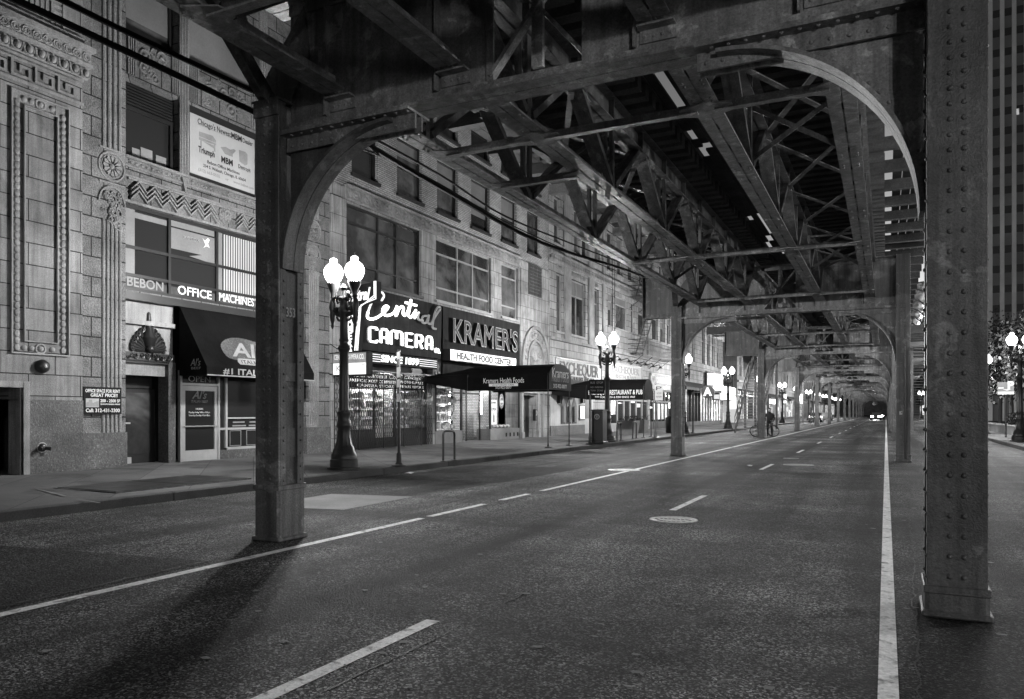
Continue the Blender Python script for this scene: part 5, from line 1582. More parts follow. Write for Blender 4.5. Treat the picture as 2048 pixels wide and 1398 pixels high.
# ---- neon sign panel
sx = FX+.45
s0, s1 = yat(716, sx), yat(884, sx)
sz0, sz1 = zat(740, 701, sx), zat(770, 584, sx)
NS = thing('neon_sign', 'large dark panel with glowing neon script Central over block letters CAMERA', 'neon sign', (sx, s0, sz0))
m = MB(); m.prism([(s0, sz0), (s1-.12, sz0), (s1, sz1), (s0+.1, sz1)], lambda u, v, w: (sx-.42+w, u, v), .42); pn = m.build('panel', SIGND, NS)
SW, SH = s1-s0, sz1-sz0
# letters CAMERA traced as block strokes
LET = {'C': [[(.95,.86),(.85,1),(.15,1),(0,.9),(0,.1),(.15,0),(.85,0),(.95,.14)]], 'A': [[(0,0),(0,.85),(.2,1),(.8,1),(1,.85),(1,0)],[(0,.4),(1,.4)]],
       'M': [[(0,0),(0,.9),(.15,1),(.85,1),(1,.9),(1,0)],[(.5,1),(.5,.45)]], 'E': [[(1,1),(0,1),(0,0),(1,0)],[(0,.5),(.85,.5)]],
       'R': [[(0,0),(0,1),(.8,1),(1,.88),(1,.6),(.8,.5),(0,.5)],[(.5,.5),(1,0)]]}
def strokes(m, st, y0, z0, w_, h_, r, x):
    for s_ in st:
        P = [(x, y0+u*w_, z0+v*h_) for u, v in s_]
        m.tube(P, r, 6)
def px2(px, py, X): return (yat(px, X), zat(px, py, X))
boxes = [('C',739,757,654,687),('A',762,777,660,691),('M',782,806,661,694),('E',812,826,667,698),('R',832,846,670,701),('A',853,865,674,704)]
zl0, zl1 = zat(745, 686, sx), zat(745, 654, sx)
m = MB(); mb = MB()
for ch, a, b, t0, t1 in boxes:
    ya, yb = yat(a, sx+.1), yat(b, sx+.1)
    strokes(m, LET[ch], ya+.03, zl0+.03, yb-ya-.06, zl1-zl0-.06, .036, sx+.1)
    strokes(mb, LET[ch], ya+.03, zl0+.03, yb-ya-.06, zl1-zl0-.06, .05, sx+.03)
mb.build('letter_channels', NEONO, NS)
m.build('block_letters', NEON, NS, True)
ftext('co.', NEONS, pn, sx+.02, yat(867, sx), zl0-.05, .26, width=.42, bold=.03, ext=.05)
# the script word, stroke by stroke in photograph measurements; the last letters are unlit
def scr(m, pts, r, x):
    P = []
    for i in range(len(pts)-1):
        p0, p1, p2, p3 = pts[max(i-1,0)], pts[i], pts[i+1], pts[min(i+2,len(pts)-1)]
        for k in range(5):
            u = k/5; P.append(tuple(.5*(2*p1[j]+(p2[j]-p0[j])*u+(2*p0[j]-5*p1[j]+4*p2[j]-p3[j])*u*u+(3*p1[j]-p0[j]-3*p2[j]+p3[j])*u**3) for j in (0,1)))
    P.append(pts[-1])
    W_ = []
    for p in P: y, z = px2(p[0], p[1], x); W_.append((x, y, z))
    m.tube(W_, r, 6)
X1 = sx+.1
lit, soft, off = MB(), MB(), MB()
scr(soft, [(763,601),(768,592),(764,585),(757,586),(748,596),(741,610),(736,624)], .04, X1)
scr(lit, [(736,624),(735,634),(741,638),(752,636),(763,629),(772,621),(776,614),(771,612),(766,618),(766,627),(774,631),(784,628),(790,622),(794,612)], .048, X1)
scr(lit, [(794,612),(792,632),(798,618),(804,613),(807,617),(806,627),(810,631),(816,622),(822,600)], .046, X1)
scr(lit, [(822,599),(819,618),(817,630),(822,635),(828,626),(832,620)], .046, X1); scr(lit, [(811,605),(833,611)], .046, X1)
scr(soft, [(832,620),(829,637),(834,628),(838,625)], .045, X1)
scr(off, [(838,625),(836,638),(846,641)], .045, X1); scr(off, [(855,632),(846,633),(844,643),(851,646),(856,637),(858,630),(856,645),(862,648)], .045, X1)
scr(off, [(862,648),(872,630),(880,618),(877,614),(871,622),(866,645),(866,656),(872,658)], .045, X1)
lit.build('script_lit', NEON, NS, True); soft.build('script_fading', NEONS, NS, True); off.build('script_unlit', NEONO, NS, True)
bz0, bz1 = zat(745, 727, sx), zat(745, 704, sx)
m = MB(); m.box(sx-.35, sx+.06, s0+.3, yat(872, sx), bz0, bz1); bb = m.build('striped_band', SIGND, NS)
m = MB()
for k in range(4):
    z = bz0+(bz1-bz0)*(.2+.2*k)
    m.tube([(sx+.08, s0+.35, z), (sx+.08, yat(757, sx), z)], .014, 5); m.tube([(sx+.08, yat(836, sx), z), (sx+.08, yat(870, sx), z)], .014, 5)
m.build('neon_stripes', NEONS, NS)
ftext('SINCE 1899', NEONS, bb, sx+.07, yat(758, sx), bz0+.09, (bz1-bz0)*.6, width=yat(834, sx)-yat(758, sx), bold=.03, ext=.03, shear=.1)
# ---- blade sign
by = s0-.25
bx0, bx1 = FX+.1, xat(722, by); bxt = xat(758, by)
zb0, zb1, zb2, zb3 = zatY(710, 702, by), zatY(710, 612, by), zatY(740, 600, by), zatY(757, 563, by)
BS = thing('blade_sign', 'projecting vertical neon blade sign behind the nearest street lamp', 'neon sign', (FX, by, zb0))
m = MB(); m.prism([(bx0, zb0), (bx1-.05, zb0), (bx1+.12, zb1), (bxt, zb2), (bxt, zb3), (bx0, zb3-.15)], lambda u, v, w: (u, by-.1+w, v), .22); bl = m.build('panel', SIGND, BS)
m = MB()
for k in range(3):
    e = .06*k; m.tube([(bx1-.04-e, by-.13, zb0), (bx1+.1-e, by-.13, zb1-e), (bxt-.03-e*.6, by-.13, zb2+e), (bxt-.03-e*.6, by-.13, zb3)], .015, 6)
m.build('neon_outline', NEONS, BS)
text('Central', NEONS, bl, (bx0+.02, by-.102, zb3-.62), (1,0,.05), (0,0,1), .38, width=bxt-bx0-.28, shear=.35, bold=.02, ext=.03)
for i, ch in enumerate('CAMERA'): ctext(ch, NEONS, bl, bx0+.3, by-.102, zb1-.38-i*(zb1-zb0)/6.1, .24, align='CENTER', bold=.03, ext=.03)
# ---- box sign
ky = yc0-.05; kx0, kx1 = FX+.22, xat(735, ky)
kz0, kz1 = zatY(700, 752, ky), zatY(700, 703, ky); km = zatY(700, 726, ky)
KS = thing('box_sign', 'small rounded projecting box sign with dark top half and lit white lower half', 'sign', (FX, ky, kz0))
m = MB(); m.bbox(kx0, kx1, ky, ky+.32, kz0, kz1, .05); bx_ = m.build('box', SIGND, KS)
m = MB(); m.box(kx0+.06, kx1-.06, ky-.012, ky-.002, kz0+.05, km); fc = m.build('lit_face', LBOX, KS)
m = MB(); m.box(kx0+.06, kx1-.06, ky-.012, ky-.002, km+.01, kz1-.05); fd_ = m.build('dark_face', POSTG, KS)
ctext('CENTRAL CAMERA CO.', WHITEP, fd_, kx0+.1, ky-.013, km+.12, (kz1-km)*.42, width=kx1-kx0-.22, bold=.02)
ctext('K', POSTG, fc, kx0+.2, ky-.013, kz0+.16, (km-kz0)*.45, width=.16); ctext('.  . "', POSTG, fc, kx0+.85, ky-.013, kz0+.2, (km-kz0)*.4, width=.45)
m = MB()
for z in (kz0+.08, kz1-.02): m.bar((FX, ky+.16, z), (kx0+.02, ky+.16, z), .04, .04)
m.bar((FX, ky+.16, kz1+.3), (kx0+.3, ky+.16, kz1), .02, .02)
m.build('bracket', IRON, KS)
# ---- health food fascia
f0, f1 = yat(886, FX+.1), yat(1040, FX+.1)-.02
fz1, fz0 = zat(886, 612, FX+.1), zat(895, 748, FX+.1)
FS = thing('shop_fascia', "dark boarded shop fascia with raised KRAMER'S letters", 'shop sign', (FX, f0, fz0))
m = MB(); m.box(FX-.02, FX+.1, f0, f1, fz0, fz1); y = f0+.08
while y < f1-.03: m.box(FX+.1, FX+.112, y, y+.05, fz0, fz0+(fz1-fz0)*.52); y += .1
bd = m.build('boards', SIGND, FS)
zk = zat(905, 683, FX+.2)
l0, l1 = yat(905, FX+.2), yat(1036, FX+.2)
ftext("KRAMER'S", MAT['dark_sign_panel'], bd, FX+.1, l0, zk, .98, width=l1-l0-.1, bold=.02, ext=.14)
ftext("KRAMER'S", MAT['printed_grey'], bd, FX+.241, l0, zk, .98, width=l1-l0-.1, bold=.02, ext=.002)
ftext("KRAMER'S", TARM, bd, FX+.245, l0+.025, zk+.01, .97, width=l1-l0-.15, bold=-.004, ext=.004)
HB = thing('light_box_sign', 'long lit white box sign reading HEALTH FOOD CENTER', 'sign', (FX, f0, zk-.6))
hx = FX+.55; h0, h1 = yat(901, hx), yat(1032, hx); hz1, hz0 = zat(901, 699, hx), zat(901, 719, hx)
m = MB(); m.box(FX+.115, hx, h0-.02, h1, hz0-.03, hz1+.03); hb = m.build('case', DARKF, HB)
m = MB(); m.box(hx, hx+.01, h0, h1-.02, hz0, hz1); hf = m.build('lit_face', LBOX, HB)
ftext('HEALTH FOOD CENTER', BLACKP, hf, hx+.011, h0+(h1-h0)*.08, hz0+(hz1-hz0)*.17, (hz1-hz0)*.66, width=(h1-h0)*.84, bold=.045)
# ---- health food shop front
z0s = .16; ks0, ks1 = gx[1][0], gx[1][1]; ksz = gx[1][3]
m = MB(); bx2 = FX-1.2
m.quad((bx2,ks0,z0s),(bx2,ks1,z0s),(bx2,ks1,ksz),(bx2,ks0,ksz)); m.quad((bx2,ks0,z0s+.001),(FX,ks0,z0s+.001),(FX,ks1,z0s+.001),(bx2,ks1,z0s+.001)); m.build('health_shop_back', BRICK, C)
wL1, wR0 = yat(924, FX), yat(980, FX)
zbs = zat(980, 858, FX)
m = MB(); m.box(FX-.7, FX+.02, ks0, wL1, z0s-.04, zbs); m.box(FX-.7, FX+.02, wR0, ks1, z0s-.04, zbs); build_split(m, 'shop_window_base', CONCP, C)
m = MB()
for a in (ks0, wL1-.08, wR0, ks1-.08): m.box(FX-.06, FX+.03, a, a+.08, zbs, ksz)
m.box(FX-.06, FX+.03, ks0+.08, wL1-.08, ksz-.3, ksz-.2); m.box(FX-.55, FX-.5, wL1, wL1+.07, z0s, ksz); m.box(FX-.55, FX-.5, wR0-.07, wR0, z0s, ksz); m.box(FX-.55,FX-.5,(wL1+wR0)/2-.04,(wL1+wR0)/2+.04,z0s,ksz); m.box(FX-.55,FX-.5,wL1+.07,wR0-.07,2.3,2.38)
m.build('shop_window_frame', DARKF, C)
m = MB(); rg = random.Random(18)
for k in range(5):
    z = zbs+.1+k*.36; m.box(FX-.7, FX-.2, ks0+.1, wL1-.1, z-.02, z); y = ks0+.12
    while y < wL1-.2: w_ = rg.uniform(.06,.22); m.box(FX-.5, FX-.25, y, y+w_, z+.001, z+rg.uniform(.08,.3)); y += w_+rg.uniform(.01,.12)
for k in range(6): y = wR0+.3+k*.4; m.sphere((FX-.25, y, zbs+.1), .13, 8, 5, (1,1.2,.7))
tag(m.build('window_goods', GOODS, C), kind='stuff')
m = MB(); m.box(FX-.1, FX-.09, wR0+.25, wR0+.85, zbs+.2, zbs+1.35); po = m.build('open_poster', LBOXD, C)
ftext('SUMMER', BLACKP, po, FX-.088, wR0+.32, zbs+1.18, .08, width=.44); ftext('OPEN', BLACKP, po, FX-.088, wR0+.34, zbs+.85, .14, width=.42)
m = MB(); m.prism([(wR0+.5,zbs+.3),(wR0+.6,zbs+.3),(wR0+.6,zbs+.6),(wR0+.57,zbs+.66),(wR0+.57,zbs+.74),(wR0+.53,zbs+.74),(wR0+.53,zbs+.66),(wR0+.5,zbs+.6)], fmap(FX-.088), .004); m.build('bottle_picture', BLACKP, po)
m = MB(); ye = wR0+1.35; m.prism([(ye+.24*math.cos(2*PI*i/20), zbs+1.3+.36*math.sin(2*PI*i/20)) for i in range(20)], fmap(FX-.1), .01); m.build('oval_poster', POSTG, C)
m = MB(); m.torus((ye, zbs+1.3), .2, .02, fmap(FX-.085)); m.box(FX-.09, FX-.083, ye-.2, ye+.2, zbs+1.22, zbs+1.34); m.build('oval_poster_ring', WHITEP, C)
m = MB(); m.box(FX-.6, FX-.5, wR0+.1, wR0+.16, zbs+.7, zbs+1.7); m.box(FX-.3, FX-.2, ks0+1.2, ks0+1.9, ksz-.45, ksz-.4); m.box(FX-.9, FX-.85, wL1+.4, wL1+.46, 1.0, 2.4); m.box(FX-.95,FX-.8,ks1-1.6,ks1-.6,ksz-.5,ksz-.45); build_split(m, 'shop_tube_lamp', LAMPIN, C)
m = MB()
for k in range(4): y = ks1-.2-k*.42; m.box(FX+.02, FX+.03, y-.12, y, z0s+.16, z0s+.34)
build_split(m, 'base_vent', VOID, C)
# ---- barrel canopy over the sidewalk
def barrel(name, label, x_end, y0, y1, zlo, zsp, ztop, x_in, poles, words, mt):
    t = thing(name, label, 'awning', (x_end, (y0+y1)/2, .16), 'barrel canopies across the left sidewalk')
    n = 12; yc = (y0+y1)/2; hw_ = (y1-y0)/2
    prof = [(y0, zlo), (y0, zsp)] + [(yc-hw_*math.cos(PI*i/n), zsp+(ztop-zsp)*math.sin(PI*i/n)) for i in range(1, n)] + [(y1, zsp), (y1, zlo)]
    m = MB(); N_ = len(prof)
    m.v = [(x_end, y, z) for y, z in prof]+[(x_in, y, z) for y, z in prof]
    for i in range(N_-1): m.f.append((i, i+1, N_+i+1, N_+i))
    cvs = m.build('canvas', mt, t)
    m = MB(); m.prism(prof, lambda u, v, w: (x_end-.005+w, u, v), .012); ef = m.build('end_panel', CANVASG, t)
    m = MB()                       # lower wings down to the wall
    k0, k1 = y0-.9, y1+1.6
    m.v = [(x_in, y, z) for y, z in prof]+[(FX+.12, k0+(y-y0)*(k1-k0)/(y1-y0), zlo+(z-zlo)*.42+.28) for y, z in prof]
    for i in range(N_-1): m.f.append((i, i+1, N_+i+1, N_+i))
    m.build('wall_wing', mt, t)
    for (y,) in poles:
        m = MB(); m.lathe([(.14,0),(.14,.02),(.03,.05),(.024,.2),(.024,zlo-.1)], x_end-.06, y, .157, 8); m.build('pole', IRON, t)
    m = MB()
    for xx in (x_end-.05, x_in): m.tube([(xx, y, z-.02) for y, z in prof], .016, 5)
    for yy in (y0+.02, y1-.02): m.tube([(x_end-.02, yy, zlo), (x_in, yy, zlo)], .016, 5)
    m.build('pipe_frame', IRON, t)
    return t, cvs, ef
kx = -11.4; ky0, ky1 = yat(1098, kx), yat(1142, kx)
kzl, kzt, kzs = zat(1098, 779, kx), zat(1120, 728, kx), zat(1098, 752, kx)
t, cvs, ef = barrel('barrel_canopy', 'black barrel canopy lettered Kramers Health Foods reaching to the kerb on two poles', kx, ky0, ky1, kzl, kzs, kzt, xat(935, ky0), [(ky0+.05,), (ky1-.05,)], None, CANVAS)
yk = ky0-.003
ctext('Kramers Health Foods', WHITEP, cvs, xat(967, yk), yk, zatY(1000, 766, yk), .2, width=xat(1048, yk)-xat(967, yk), ext=.004)
m = MB(); m.box(xat(978, yk), xat(1036, yk), yk-.006, yk, zatY(1000, 772, yk)-.01, zatY(1000, 767, yk)); vp = m.build('white_strip', WHITEP, cvs)
ctext('VEGETARIAN CAFE', BLACKP, vp, xat(984, yk), yk-.007, zatY(1000, 771.3, yk), .055, width=(xat(1036, yk)-xat(984, yk))*.85, ext=.002)
ctext('312-922-0077', WHITEP, cvs, xat(991, yk), yk, zatY(1000, 778, yk)+.005, .1, width=xat(1023, yk)-xat(991, yk), ext=.004)
wk = ky1-ky0
ftext('Kramers', WHITEP, ef, kx+.01, ky0+.28, kzs-.02, .36, width=wk*.74); ftext('Health Foods', GREYP, ef, kx+.01, ky0+.25, kzl+.32, .28, width=wk*.76); ftext('312-922-0077', WHITEP, ef, kx+.01, ky0+.4, kzl+.08, .15, width=wk*.6)
# ------------------------------------------------------------------ D: ashlar building with the pub
yd0, yd1 = yc1+.003, yat(1346, FX)
D = thing('ashlar_building', 'grey ashlar building with tall paired windows and fire escape above the pub', 'building', (FX, yd0, GZ))
zs_t, zs_b = zat(1100, 705, FX+.06), zat(1100, 755, FX+.06)
zd0, zd1 = zat(1140, 668, FX), zat(1140, 556, FX)
fd2 = 4.1
ops = []; wins = []
specs = [(1113,1126,1,.0),(1141,1171,2,.72),(1187,1198,1,.72)]
for a, b, c, r in specs: wins.append((yat(a,FX), yat(b,FX), zd0, zd1, c, r))
specs2 = [(1216,1226,1),(1231,1256,1),(1262,1270,1),(1276,1290,1),(1304,1316,1),(1320,1330,1),(1334,1341,1)]
for a, b, c in specs2: wins.append((yat(a,FX), yat(b,FX), zat(1231,655,FX), zat(1231,590,FX), c, .75))
zt3 = zd1+1.6
for k in range(4):
    for a, b in ((1108,1121),(1126,1139),(1148,1160),(1164,1177),(1187,1200),(1214,1226),(1234,1246),(1256,1268),(1278,1288),(1298,1308),(1318,1326)):
        wins.append((yat(a,FX), yat(b,FX), zt3+fd2*k, zt3+2.6+fd2*k, 1, .5))
for w_ in wins: ops.append(w_[:4])
gops = [(yat(1222,FX), yat(1296,FX), .15, zs_b-.2), (yat(1300,FX), yd1-.4, .15, zs_b-.2)]
m = MB(); wall(m, FX, yd0, yd1, .12, 27, ops+gops, .35); m.build('wall', STONED, D)
for i, (a, b, c, d, n, r) in enumerate(wins):
    window(D, FX, (a, b, c, d), .2, n, [r] if r else 1, .07, WFRAME, (GLASS if i % 2 else GLASSM), blind=(0,.3,0,.5,.25)[i % 5], sill=.08)
m = MB()
for px in (1128, 1134, 1176, 1181, 1204, 1294):
    y = yat(px, FX); fbox(m, FX, y, y+.45, zd0-.4, 26.5, .1)
for z in (zd0-.55, zd1+.5, zd1+.9):  fbox(m, FX, yd0, yd1, z, z+.16, .18)
for k in range(1, 4): fbox(m, FX, yd0, yd1, zt3-.5+fd2*k, zt3-.32+fd2*k, .14)
y = yd0+.2
while y < yd1: fbox(m, FX, y, y+.14, zd1+.68, zd1+.88, .14); y += .3
for a, b, c, d, n, r in wins[:3]: foliage_relief(m, FX+.02, a, b, d+.1, d+.45, rnd, .2)
m.build('pilasters_and_bands', STONEP, D)
# stucco ground floor with pointed windows
tx0 = FX+.08; t0, t1 = yd0+.02, yat(1169, tx0); tz0, tz1 = zat(1100, 852, tx0), zs_b-.2
m = MB(); m.box(FX-.02, tx0, t0, t1, tz0, tz1); m.build('stucco_panel', STUCCO, D)
m = MB(); m.box(FX-.02, tx0+.03, t0, t1, .12, tz0); m.build('stucco_plinth', GRAN, D)
for px in (1126, 1137, 1148):
    a = yat(px-4.5, tx0); b = yat(px+4.5, tx0); zb_ = zat(1126, 848, tx0); zt_ = zat(1126, 794, tx0)
    m = MB(); m.prism([(a,zb_),(b,zb_),(b,zt_-.45),((a+b)/2,zt_),(a,zt_-.45)], fmap(tx0), .03); wn = m.build('pointed_window', DARKF, D)
    m = MB(); k = .09; m.prism([(a+k,zb_+k),((a+b)/2-.03,zb_+k),((a+b)/2-.03,zt_-.5),(a+k,zt_-.55)], fmap(tx0+.03), .008); m.build('pane', GLASSM, wn)
    m = MB(); k = .09; m.prism([((a+b)/2+.03,zb_+k),(b-k,zb_+k),(b-k,zt_-.55),((a+b)/2+.03,zt_-.5)], fmap(tx0+.03), .008); m.build('pane', BLIND, wn)
for px, lb in ((1116, 'left of two small square wall lanterns beside the pointed windows'), (1162, 'right of two small square wall lanterns beside the pointed windows')):
    y, z = yat(px, tx0), zat(px, 799, tx0); t = thing('wall_lantern', lb, 'wall lantern', (tx0, y, z), 'wall lanterns')
    m = MB(); m.box(tx0, tx0+.03, y-.12, y+.12, z-.25, z+.28)
    for a in (-.14, .1): m.box(tx0+.03, tx0+.2, y+a, y+a+.04, z-.2, z+.2)
    m.box(tx0+.03, tx0+.22, y-.16, y+.16, z+.2, z+.25); m.build('case', IRON, t)
    m = MB(); m.box(tx0+.05, tx0+.17, y-.09, y+.09, z-.18, z+.18); m.build('glass', POSTER, t)
y0, y1, z0, z1 = rect(1159, 812, 838, 1168, tx0+.02)
t = thing('menu_case', 'small lit menu case on the stucco wall right of the pointed windows', 'menu board', (tx0, y0, z0)); m = MB(); m.box(tx0, tx0+.06, y0-.06, y1+.06, z0-.06, z1+.06); m.build('frame', DARKF, t); m = MB(); m.box(tx0+.06, tx0+.065, y0, y1, z0, z1); m.build('lit_face', LITG, t)
m = MB(); y = t0+.02                 # tiled pent roof over the stucco front
zr1, zr0 = zat(1150, 757, FX+.1), zat(1150, 783, FX+.5)
for i in range(14):
    a = y+(t1-y)*i/14; b = y+(t1-y)*(i+1)/14
    m.prism([(FX+.08, zr1), (FX+.5, zr0), (FX+.5, zr0-.06), (FX+.08, zr1-.08)], lambda u, v, w: (u, a+.01+w, v), b-a-.02)
m.build('tiled_pent_roof', CANVASG, D)
# side entrance, pub front
m = MB(); m.box(FX-.02, FX+.04, t1+.05, t1+1.6, .15, tz1); d = m.build('door', ALU, D); m = MB(); m.box(FX+.04, FX+.05, t1+.25, t1+1.4, 1.1, tz1-.5); m.build('door_pane', BLIND, d)
for (a, b, c, d_) in gops:
    m = MB(); m.quad((FX-.9,a,c),(FX-.9,b,c),(FX-.9,b,d_),(FX-.9,a,d_)); m.build('shop_back', VOID, D)
    m = MB(); n = 6
    for i in range(n+1): y = a+(b-a)*i/n; m.box(FX-.12, FX-.02, y-.07, y+.07, c, d_)
    m.box(FX-.12, FX-.02, a, b, .15, .75); m.box(FX-.12, FX-.02, a, b, d_-.9, d_-.78); m.build('shopfront_frame', WFRAME if a == gops[0][0] else DARKF, D)
    m = MB(); m.quad((FX-.1,a,.7),(FX-.1,b,.7),(FX-.1,b,d_),(FX-.1,a,d_)); m.build('shopfront_glass', GLASS, D)
    m = MB(); rg = random.Random(int(a))
    for i in range(n):
        y = a+(b-a)*(i+.2)/n; 
        if rg.random() < .7: m.box(FX-.09, FX-.085, y, y+(b-a)*.6/n, 1.2+rg.random(), 1.9+rg.random())
    build_split(m, 'lit_window_card', LITG, D)
m = MB(); a, b, c, d_ = gops[1]; m.quad((FX-.095,a+1,.9),(FX-.095,b-1,.9),(FX-.095,b-1,d_-1),(FX-.095,a+1,d_-1)); m.build('lit_display', LITG2, D)
# sign boards
def board(px0, px1, pyt, pyb, label, words, fm, pm, X=FX+.12):
    y0, y1 = yat(px0, X), yat(px1, X); z1, z0 = zat(px0, pyt, X), zat(px0, pyb, X)
    t = thing('shop_sign', label, 'shop sign', (FX, y0, z0)); m = MB(); m.box(FX+.0, X, y0, y1, z0, z1); b_ = m.build('board', pm, t)
    m = MB(); k = .09
    for (a, b, c, d) in ((y0,y1,z1-k,z1),(y0,y1,z0,z0+k),(y0,y0+k,z0+k,z1-k),(y1-k,y1,z0+k,z1-k)): m.box(X, X+.05, a, b, c, d)
    m.build('frame', fm, t)
    for (s_, u, v, h, wd, tm) in words: ftext(s_, tm, b_, X, y0+(y1-y0)*u, z0+(z1-z0)*v, (z1-z0)*h, width=(y1-y0)*wd, bold=.02, ext=.03)
    return t
board(1111, 1203, 713, 763, 'framed pale sign board reading EXCHEQUER in dark serif style letters', [('EXCHEQUER', .08, .36, .5, .84, BLACKP), ('RESTAURANT AND PUB', .22, .12, .16, .6, BLACKP)], DARKF, STUCCO)
t = board(1216, 1284, 722, 757, 'weathered pale sign board with faded ghost lettering under small spotlights', [('EXCHEQUER', .1, .42, .42, .8, POSTG), ('RESTAURANT', .2, .08, .24, .6, POSTG)], WFRAME, STUCCO)
m = MB()
for i in range(6):
    y = yat(1228, FX+.3)+i*2.0; z = zat(1230, 720, FX+.3)+.1
    m.tube([(FX+.12, y, z), (FX+.6, y, z+.12), (FX+.7, y, z-.05)], .03, 5); m.lathe([(.05,0),(.16,-.16)], FX+.7, y, z, 8)
m.build('spotlights', IRON, t)
board(1302, 1345, 745, 778, "grey sign board with a heart and the words CHERNIN'S SHOES", [("CHERNIN'S SHOES", .22, .42, .36, .76, WHITEP), ('outlet', .45, .1, .24, .4, WHITEP)], WFRAME, POSTG)
m = MB(); yh, zh_ = yat(1305.5, FX+.13), zat(1305, 759, FX+.13); P = []
for i in range(25):
    t_ = 2*PI*i/24; P.append((FX+.14, yh+.03*16*math.sin(t_)**3, zh_+.03*(13*math.cos(t_)-5*math.cos(2*t_)-2*math.cos(3*t_)-math.cos(4*t_))))
m.tube(P, .06, 5); tag(m.build('heart_emblem', WHITEP, loc=(FX+.13, yh, zh_)), "white heart outline at the left end of the CHERNIN'S board", 'emblem')
ex = -11.3; e0, e1 = yat(1289, ex), yat(1305, ex)
zl_, zt2, zsp_ = zat(1289, 798, ex), zat(1297, 758, ex), zat(1289, 778, ex)
t, cvs, ef = barrel('barrel_canopy', 'dark barrel canopy lettered EXCHEQUER RESTAURANT & PUB beyond the second street lamp', ex, e0, e1, zl_, zsp_, zt2, xat(1172, e0), [(e0+.05,), (e1-.05,)], None, CANVAS)
yk = e0-.004; ctext('EXCHEQUER RESTAURANT & PUB', WHITEP, cvs, xat(1177, yk), yk, zatY(1230, 789, yk), .24, width=xat(1285, yk)-xat(1177, yk), ext=.004, bold=.01)
ctext('**** FOR PIZZA & RIBS SINCE 1969', WHITEP, cvs, xat(1190, yk), yk, zatY(1230, 796, yk), .1, width=xat(1270, yk)-xat(1190, yk), ext=.004)
# fire escape
FE = thing('fire_escape', 'black iron fire escape with balconies and drop ladder on the ashlar building', 'fire escape', (FX, yat(1250,FX), zd0-.4))
fe0, fe1 = yat(1256, FX), yat(1326, FX)
for k in range(3):
    z = zd0-.45+k*fd2; m = MB()
    for x in [FX+.05+.1*i for i in range(11)]: m.box(x, x+.03, fe0, fe1, z, z+.03)
    for zz in (z+.4, z+.75, z+1.05): m.box(FX+1.05, FX+1.08, fe0, fe1, zz, zz+.04); m.box(FX, FX+1.08, fe0, fe0+.03, zz, zz+.04); m.box(FX, FX+1.08, fe1-.03, fe1, zz, zz+.04)
    y = fe0
    while y < fe1: m.box(FX+1.055, FX+1.075, y, y+.025, z, z+1.07); y += .24
    y = fe0+.4
    while y < fe1: m.bar((FX, y, z-.75), (FX+1.0, y, z), .04, .04); y += 2.4
    m.build('balcony', IRON, FE)
    m = MB()
    for x in (FX+.3, FX+.8): m.bar((x, fe0+.8, z+.02), (x, fe0+4.6, z+fd2), .03, .14)
    for i in range(14): u = (i+.5)/14; m.box(FX+.3, FX+.8, fe0+.8+3.8*u-.1, fe0+.8+3.8*u+.1, z+fd2*u, z+fd2*u+.025)
    m.build('stair_flight', IRON, FE)
m = MB()
for y in (yat(1224,FX+.3), yat(1224,FX+.3)+.5): m.box(FX+.3, FX+.33, y, y+.03, zd0-.6, zd1+3)
z = zd0-.6
while z < zd1+3: m.box(FX+.3, FX+.33, yat(1224,FX+.3), yat(1224,FX+.3)+.5, z, z+.025); z += .32
m.build('drop_ladder', IRON, FE)
# ------------------------------------------------------------------ E and onward: further buildings down the left side
def plainb(name, label, y0, y1, z1, X, fl, wins_y, zfirst, wh, mt, shop=None, depth=.3, n_floors=6, fm=WFRAME, gl=None):
    t = thing(name, label, 'building', (X, y0, GZ)); ops = []
    for k in range(n_floors):
        for (a, b) in wins_y:
            if zfirst+fl*k+wh < z1-.4: ops.append((a, b, zfirst+fl*k, zfirst+fl*k+wh))
    sh = [(y0+.5, y1-.5, .15, shop)] if shop else []
    m = MB(); wall(m, X, y0, y1, .1, z1, ops+sh, depth); m.build('wall', mt, t)
    for i, o in enumerate(ops): window(t, X, o, .2, 1, [.55], .08, fm, gl or (GLASS if i % 3 else GLASSM), blind=(0,.4,0,.6)[(i*7) % 4])
    m = MB(); fbox(m, X, y0, y1, zfirst-.8, zfirst-.55, .2); fbox(m, X, y0, y1, z1-.5, z1+.05, .35); fbox(m, X, y0, y1, z1-1.2, z1-1.0, .15); m.build('cornice_bands', STONEP, t)
    return t
ye0, ye1 = yd1+.003, yat(1446, FX)
ws = [(yat(a,FX), yat(b,FX)) for a, b in ((1372,1378),(1384,1390),(1404,1410),(1414,1420),(1424,1430),(1434,1440))]
E_ = plainb('window_row_building', 'stone building with four tall dark windows beyond the second left post', ye0, ye1, 24, FX, 7.0, ws, zat(1404, 728, FX), zat(1404, 642, FX)-zat(1404, 728, FX), STONED, 4.3, n_floors=3)
def shops(t, X, y0, y1, zt, seed, n, bright):
    rg = random.Random(seed); y = y0+.6; w_ = (y1-y0-1.2)/n
    for i in range(n):
        a, b = y+i*w_, y+(i+1)*w_
        m = MB(); m.box(X-.25, X-.2, a, b, .2, zt); m.build('shop_glow', bright[i % len(bright)], t)
        m = MB()
        for q in range(4): yy = a+(b-a)*q/4; m.box(X-.2, X-.1, yy, yy+.12, .15, zt)
        m.box(X-.2, X-.08, a, b, .15, .6); m.box(X-.2, X-.08, a, b, zt-.6, zt-.45); m.build('shop_frame', DARKF, t)
        m = MB(); m.prism([(X, zt+.1), (X+1.0, zt-.5), (X+1.0, zt-.75), (X, zt-.2)], lambda u, v, w: (u, a+.1+w, v), b-a-.2)
        if rg.random() < .6: m.build('shop_awning', CANVASG, t)
shops(E_, FX, ye0, ye1, 4.2, 3, 4, [LITG2, VOID, LITG2, LITG])
